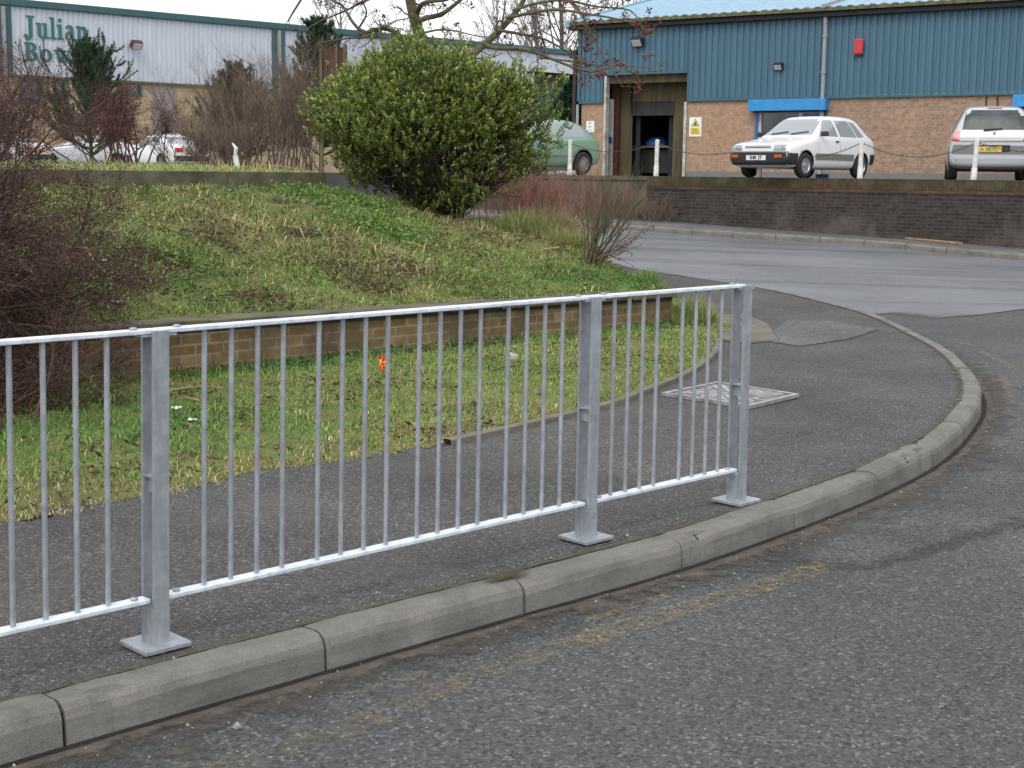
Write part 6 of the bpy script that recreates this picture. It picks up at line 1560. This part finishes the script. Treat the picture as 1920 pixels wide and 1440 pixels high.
# dry scrub at the foot of the rendered wall
for px, py, L, n, lab, sd in ((1175, 408, .75, 60, 'dry brown scrub at the foot of the stained wall left of the brickwork', 85), (1225, 408, .6, 50, 'low dry scrub where the brick wall begins beside the far pavement', 86), (1130, 404, .7, 50, 'brown scrub against the stained wall behind the bare sapling', 87)):
    g = np.random.default_rng(sd); b = np.array([*wall_pt(np.dot(onplane(px, py, (*wall_pt(0, .45), 0), (*NW, 0))[:2] - B0, UW), .45), 0.0]); b[2] = float(zpav(b[0], b[1])) - .02
    bare_shrub('dry_scrub', b, lab, 'shrub', M['twigbrown'], n, L, (.0, .8), [(7, .5, .45, .6), (3, .5, .5, .8)], .006, g, .22, .3, .0, group='dry scrub along the far wall')
# --- pale grass clump
g = np.random.default_rng(91)
for k, (px, py, r, n, hh, lab) in enumerate(((1030, 412, .2, 800, .42, 'clump of pale arching dry grass in front of the red stems'),)):
    p = at(px, py, 18.6); x = p[0] + g.normal(0, r, n); y = p[1] + g.normal(0, r, n); z = np.maximum(zbank(x, y), p[2] - .12) - .05
    o = np.c_[x - p[0], y - p[1]] * 2.4 + g.normal(0, .3, (n, 2)) + np.array([.25, 0])
    o = blades('dry_grass_clump', np.stack([x, y, z], 1), g.uniform(.5, 1.2, n) * hh, g.uniform(.006, .012, n), o, np.array([.40, .33, .18]) * g.uniform(.55, 1.25, n)[:, None], M['grass'], lab, kind=None, g=g); tag(o, lab, 'grass clump')
# tussocks on the mound
for px, py, Y, r, n, hh, c, lab in ((1000, 430, 17.4, .32, 2600, .3, GREEN * .85, 'rounded olive green tussock on the crest of the mound'), (1070, 470, 16.9, .22, 1600, .24, YG * .8, 'bright yellow green tussock right of the mound crest'), (1222, 522, 14.8, .10, 500, .17, LUSH, 'small lush green tussock at the end of the low wall'), (1300, 590, 14.2, .13, 700, .26, GREEN, 'tall green tussock against the end of the low wall'), (1318, 600, 14.6, .12, 500, .2, YG * .8, 'yellowish tussock just right of the low wall end'), (715, 400, 17.0, .14, 600, .2, LUSH * .8, 'dark green tuft of grass under the left of the bush')):
    p = at(px, py, Y); g = np.random.default_rng(int(px)); q = g.normal(0, r, (n, 2)); q *= np.minimum(1, 1.5 * r / (np.linalg.norm(q, axis=1, keepdims=True) + 1e-6)); x = p[0] + q[:, 0]; y = p[1] + q[:, 1]; z = zbank(x, y)
    col = np.where((g.uniform(0, 1, n) < .3)[:, None], STRAW * .8, c) * g.uniform(.55, 1.3, n)[:, None]
    o = blades('grass_tussock', np.stack([x, y, z], 1), hh * g.uniform(.4, 1.2, n) * np.exp(-(q ** 2).sum(1) / (2.5 * r * r)) + .05, g.uniform(.004, .008, n), q / r * .35 + g.normal(0, .35, (n, 2)), col, M['grass'], None, kind=None, g=g); tag(o, lab, 'grass tussock', 'grass tussocks on the bank')
# --- sapling at the bank end
g = np.random.default_rng(95); b = onz(1108, 497, zbank)
t, parts = bare_shrub('bare_sapling', b, 'thin many stemmed bare sapling leaning over the far pavement', 'shrub', M['twigolive'], 22, 1.0, (.0, .85), [(6, .45, .4, .55), (4, .5, .5, .7)], .011, g, .05, .18, .25, az=lambda n: g.uniform(-1.3, 1.0, n))
m = 9; p0 = np.tile(b + [0, 0, .05], (m, 1)); P, Rr = grow(p0, ddirs(m, 1.1, 1.5, g, g.uniform(-.7, .5, m)), g.uniform(.4, .85, m), np.full(m, .008), np.full(m, .003), 7, .3, .25, g); tw = sprout(P, Rr, 5, .6, .35, .7, 4, .3, .1, .3, g)
V, T = join_tubes([(P, Rr), tw], 4); tri_mesh('low_shoots', V, T, M['twigbrown'], t)
e = tw[0][:, -1]; n = len(e); V, T = leafquads(e, g.normal(0, 1, (n, 3)) - np.array([0, 0, .8]), g.uniform(.025, .05, n), g.uniform(.015, .025, n), g); tri_mesh('dead_leaves', V, T, M['leaf'], t, col=np.repeat(np.array([.09, .05, .04]) * g.uniform(.6, 1.4, n)[:, None], 4, 0))
# ================================================================== small things
# wooden board behind the bush
Yw = 25.0; p = at(624, 300, Yw); p[2] = YARD
t = thing('wooden_board', p, 'weathered brown wooden board on posts rising behind the evergreen bush', 'board')
q = lambda px, py, y=0.0: at(px, py, Yw + y)
mb = MB(); a, b = q(605, 88), q(643, 163); mb.hexa([(a[0], Yw, b[2]), (b[0], Yw, b[2]), (b[0], Yw + .05, b[2]), (a[0], Yw + .05, b[2]), (a[0], Yw, a[2]), (b[0], Yw, a[2]), (b[0], Yw + .05, a[2]), (a[0], Yw + .05, a[2])]); mb.build('panel', M['wood'], t)
for px0, px1, nm, mt in ((599, 604.8, 'edge_post', M['twigolive']), (628, 634, 'batten', M['mossconc']), (643.2, 651, 'edge_post', M['twigolive'])):
    a, b = q(px0, 83), q(px1, 168); mb = MB(); y0 = Yw - .04; zb = YARD if nm == 'edge_post' else b[2]
    mb.hexa([(a[0], y0, zb), (b[0], y0, zb), (b[0], Yw - .002 if nm == 'batten' else Yw + .06, zb), (a[0], Yw - .002 if nm == 'batten' else Yw + .06, zb), (a[0], y0, a[2]), (b[0], y0, a[2]), (b[0], Yw - .002 if nm == 'batten' else Yw + .06, a[2]), (a[0], Yw - .002 if nm == 'batten' else Yw + .06, a[2])]); mb.build(nm, mt, t)
# snapped white post on the strip
p = at(448, 312, 24.0); p[2] = YARD; t = thing('broken_post', p, 'snapped leaning white post beside the brown thicket', 'post')
mb = MB(); p2 = p + np.array([-.06, 0, .27]); mb.tube([p - [0, 0, .05], p2], [.05, .045], 8); mb.build('stump', M['bollard'], t)
mb = MB(); mb.tube([p2 + [.0, 0, .005], p2 + np.array([.02, 0, .12]), p2 + np.array([-.05, .03, .2])], [.03, .035, .012], 6); mb.build('splintered_top', M['bollard'], t)
p = at(480, 309, 23); p[2] = YARD + .12; mb = MB(); mb.tube([p, p + np.array([.4, .1, -.03]), p + np.array([.75, .15, -.08])], [.012, .014, .01], 6); tag(mb.build('fallen_branch', M['woodpale'], origin=p), 'pale straight stick lying on the grass strip beside the snapped post', 'stick')

# access cover: ribbed galvanised plate, one corner lifted
c4 = [onz(a, b, zpav) for a, b in ((1240, 742), (1345, 721), (1499, 746), (1408, 767))]
t = thing('access_cover', onz(1372, 745, zpav), 'pale ribbed metal access cover set diagonally in the pavement beside the end post', 'cover')
def bil(u, v, z): p = (c4[0] * (1 - u) + c4[1] * u) * (1 - v) + (c4[3] * (1 - u) + c4[2] * u) * v; return (p[0], p[1], float(zpav(p[0], p[1])) + z + .012 * max(0, u * v - .55))
def plate(mb, u0, u1, v0, v1, z0, z1): mb.hexa([bil(u0, v0, z0), bil(u1, v0, z0), bil(u1, v1, z0), bil(u0, v1, z0), bil(u0, v0, z1), bil(u1, v0, z1), bil(u1, v1, z1), bil(u0, v1, z1)])
mb = MB(); plate(mb, .06, .94, .06, .94, .0, .018); mb.build('plate', M['covermetal'], t)
mb = MB()
for u0, u1, v0, v1 in ((0, 1, 0, .045), (0, 1, .955, 1), (0, .045, .045, .955), (.955, 1, .045, .955)): plate(mb, u0, u1, v0, v1, .0, .024)
mb.build('frame', M['tread'], t)
mb = MB()                                                     # four panels of chevron bars
def bar(p, q, w):
    p, q = np.array(p), np.array(q); d = (q - p) / np.linalg.norm(q - p); n = np.array([-d[1], d[0]]) * w
    c = [p - n, q - n, q + n, p + n]; mb.hexa([bil(*k, .0182) for k in c] + [bil(*k, .025) for k in c])
for cu, cv, su, sv in ((.3, .3, 1, 1), (.7, .3, -1, 1), (.3, .7, 1, -1), (.7, .7, -1, -1)):
    for k in (-.24, -.12, 0, .12, .24):
        L_ = .17 - abs(k) * .5; bar((cu + su * (k / 2 - L_), cv + sv * (-k / 2 - L_)), (cu + su * (k / 2 + L_), cv + sv * (-k / 2 + L_)), .026)
mb.build('treads', M['tread'], t)
mb = MB()
for u, v in ((.1, .1), (.9, .1), (.1, .9), (.9, .9), (.5, .09), (.5, .91)): plate(mb, u - .02, u + .02, v - .035, v + .035, .0185, .0195)
mb.build('key_slot', M['dark'], t)

# timber lying at the foot of the retaining wall
def timber(px0, py0, px1, py1, th, hh, mat, label):
    a = onz(px0, py0, zpav); b = onz(px1, py1, zpav); d = b - a; d[2] = 0; L = np.linalg.norm(d); d /= L; n = np.array([-d[1], d[0], 0]); mb = MB(); q = []
    g = random.Random(int(px0))
    for z in (.004, hh):
        for s_, o in ((0, -th / 2), (1, -th / 2 + g.uniform(-.01, .01)), (1, th / 2), (0, th / 2)):
            p = a + d * L * s_ + n * o; q.append((p[0], p[1], float(zpav(p[0], p[1])) + z * (1 if s_ else .8)))
    mb.hexa(q); o = mb.build('timber', mat, origin=a, bevel=.006); tag(o, label, 'timber', 'timber lengths by the retaining wall')
timber(1350, 418, 1452, 428, .12, .09, M['wooddark'], 'dark timber beam lying at the foot of the retaining wall')
timber(1694, 448, 1802, 459, .09, .05, M['woodpale'], 'pale long plank lying on the far pavement below the retaining wall')
timber(1308, 416, 1330, 419, .12, .05, M['woodpale'], 'short pale offcut beside the dark timber beam')

# stones, litter, sticks
def pebble(name, p, r, mat, label, cat, flat=.6, group=None, seed=1):
    g = random.Random(seed); bm = bmesh.new(); bmesh.ops.create_icosphere(bm, subdivisions=2, radius=1)
    for v in bm.verts:
        k = 1 + g.uniform(-.16, .16); v.co = Vector((v.co.x * r * k, v.co.y * r * k * .85, (v.co.z + .75) * r * flat * k))
    me = bpy.data.meshes.new(name); bm.to_mesh(me); bm.free(); me.materials.append(mat)
    o = link(name, me, None, Vector([float(c) for c in p])); return tag(o, label, cat, group)
def gp(px, py, zf): p = onz(px, py, zf); p[2] = float(zf(p[0], p[1])); return p
M['stone'] = simple('pale_stone', (.36, .32, .27), .9, var=.2, sc=20)
pebble('stone', gp(961, 678, zverge), .045, M['stone'], 'pale grey brown stone on the verge between the balusters', 'stone', .9, seed=3)
def rag(name, p, w, h, mat, label, cat, seed, stand=0.0):
    """crumpled thin litter"""
    g = np.random.default_rng(seed); P = np.zeros((7, 6, 3))
    for i in range(7):
        for j in range(6):
            u, v = i / 6 - .5, j / 5 - .5
            P[i, j] = (u * w + g.normal(0, w * .05), v * h * (1 - stand) + g.normal(0, h * .05), .012 + abs(g.normal(0, w * .12)) + stand * (v + .5) * h)
    mb = MB(); mb.grid(P); mb.grid(P[:, ::-1] - np.array([0, 0, .004])); o = mb.build(name, mat, local=True, fix=False); o.location = Vector([float(c) for c in p]); o.rotation_euler = (0, 0, g.uniform(0, 3)); return tag(o, label, cat)
def packetmat():
    s = NT('crisp_packet'); s.color(s.ramp(s.noise(13, 2), [(.40, (.62, .025, .02)), (.5, (.75, .5, .03)), (.6, (.5, .02, .02))], 'CONSTANT')); return s.set(.35, 0, .5)
o = rag('snack_packet', gp(719, 696, zverge), .06, .11, packetmat(), 'crumpled red and yellow snack packet against the low wall', 'litter', 5, .9); o.rotation_euler = (0, 0, .3)
for px, py, w, zf, lab, sd in ((333, 769, .055, zverge, 'crumpled white litter beside the rear of the first visible post', 6), (362, 791, .05, zverge, 'smaller white scrap just below the crumpled white litter', 7), (192, 492, .05, zbank, 'white scrap on the bank beside the curved stick', 8), (221, 570, .07, zbank, 'grey white crumpled litter low on the bank above the wall', 9)):
    rag('litter', gp(px, py, zf), w, w, M['signwhite'], lab, 'litter', sd)
def stick(px, zf, r, mat, label, lift=.02):
    pts = [gp(a, b, zf) + np.array([0, 0, lift]) for a, b in px]; pts = catmull(pts, 4); mb = MB(); mb.tube(pts, list(np.linspace(r, r * .6, len(pts))), 6); tag(mb.build('stick', mat, origin=pts[0]), label, 'stick', 'sticks lying in the grass')
stick([(159, 470), (175, 497), (200, 523), (215, 530), (236, 536), (241, 545)], zbank, .008, M['woodpale'], 'long pale bent stick lying down the bank by the big shrub', .04)
stick([(316, 741), (345, 736), (375, 733), (420, 735)], zverge, .009, M['woodpale'], 'pale curved twig on the verge right of the wide post', .03)
stick([(348, 752), (374, 757)], zverge, .012, M['woodpale'], 'short pale wood splinter below the curved twig', .02)
stick([(470, 776), (487, 757), (512, 735)], zverge, .006, M['twigbrown'], 'thin brown twig slanting across the verge', .03)
stick([(752, 462), (775, 467), (798, 474)], zbank, .010, M['woodpale'], 'short pale stick on the bank below the bush', .05)
stick([(792, 490), (797, 468), (800, 455)], zbank, .008, M['woodpale'], 'pale stalk standing up beside the short pale stick', .05)
stick([(1020, 478), (1033, 476), (1046, 475)], zbank, .014, M['woodpale'], 'pale broken stick on the mound left of the sapling', .06)
stick([(925, 702), (945, 696), (975, 693)], zverge, .006, M['twigdark'], 'thin dark twig on the verge beside the pale stone', .03)
# stones on the pavement edge and gutter: loose grit nobody could count
g = np.random.default_rng(77); P = []
for _ in range(420):
    s_ = g.uniform(s_of(onz(157, 1391, zroad)) - 1, s_of(onz(1840, 771, zroad))); o_ = g.gamma(1.6, .12) + .01; q = kat(s_, o_); P.append((*q, float(zroad(*q)) + .003))
for _ in range(260):
    s_ = g.uniform(s_of(onz(157, 1391, zroad)) - 1, s_of(onz(1840, 771, zroad))); o_ = -.14 - g.gamma(1.3, .12); q = kat(s_, o_); P.append((*q, float(zpav(*q)) + .002))
for _ in range(200): q = kat(g.uniform(5.2, 6.2), -.10 - abs(g.normal(0, .03))); P.append((*q, float(zpav(*q)) + .008))
P = np.array(P); ob = berry(P, g.gamma(2, .0011, len(P)) + .001, g, None, 'loose_grit', simple('grit', (.30, .28, .25), .9, var=.35, sc=30)); ob['kind'] = 'stuff'; ob['label'] = 'loose pale grit scattered along the kerb and gutter'
# litter by the parked cars
p = at(922, 322, 35.2); p[2] = YARD + .008; o = rag('litter', p, .22, .25, M['signwhite'], 'white crumpled bag behind the evergreen bush beside the red carton', 'litter', 15, .8)
p = at(928, 325, 35.0); p[2] = YARD + .008; mb = MB(); mb.box(p + [0, 0, .07], (.16, .12, .13)); tag(mb.build('carton', M['red'], origin=p, bevel=.01), 'small red carton on the ground behind the evergreen bush', 'carton')
p = at(1540, 332, 34.3); p[2] = YARD + .006; t = thing('plastic_tray', p, 'bright blue plastic tray on the ground under the white hatchback', 'tray')
mb = MB(); mb.box(p + [0, 0, .012], (.3, .22, .02)); mb.build('floor', M['shutter'], t)
mb = MB()
for c, d in (((-.14, 0), (.02, .22)), ((.14, 0), (.02, .22)), ((0, -.1), (.26, .02)), ((0, .1), (.26, .02))): mb.box(p + [c[0], c[1], .0605], (d[0], d[1], .075))
mb.build('rim', M['shutter'], t)
# rubble heap by the green car
g = np.random.default_rng(78); c = at(1048, 328, 35.3); P = c + g.normal(0, 1, (26, 3)) * np.array([.35, .1, 0]); P[:, 2] = YARD + .03
for k in range(7):
    pebble('rubble', (P[k][0], P[k][1], YARD + .004), .05 + .03 * g.random(), M['stone'], 'pale lump of rubble by the first white bollard below the green hatchback', 'rubble', .9, 'rubble beside the first white bollard', k + 20)
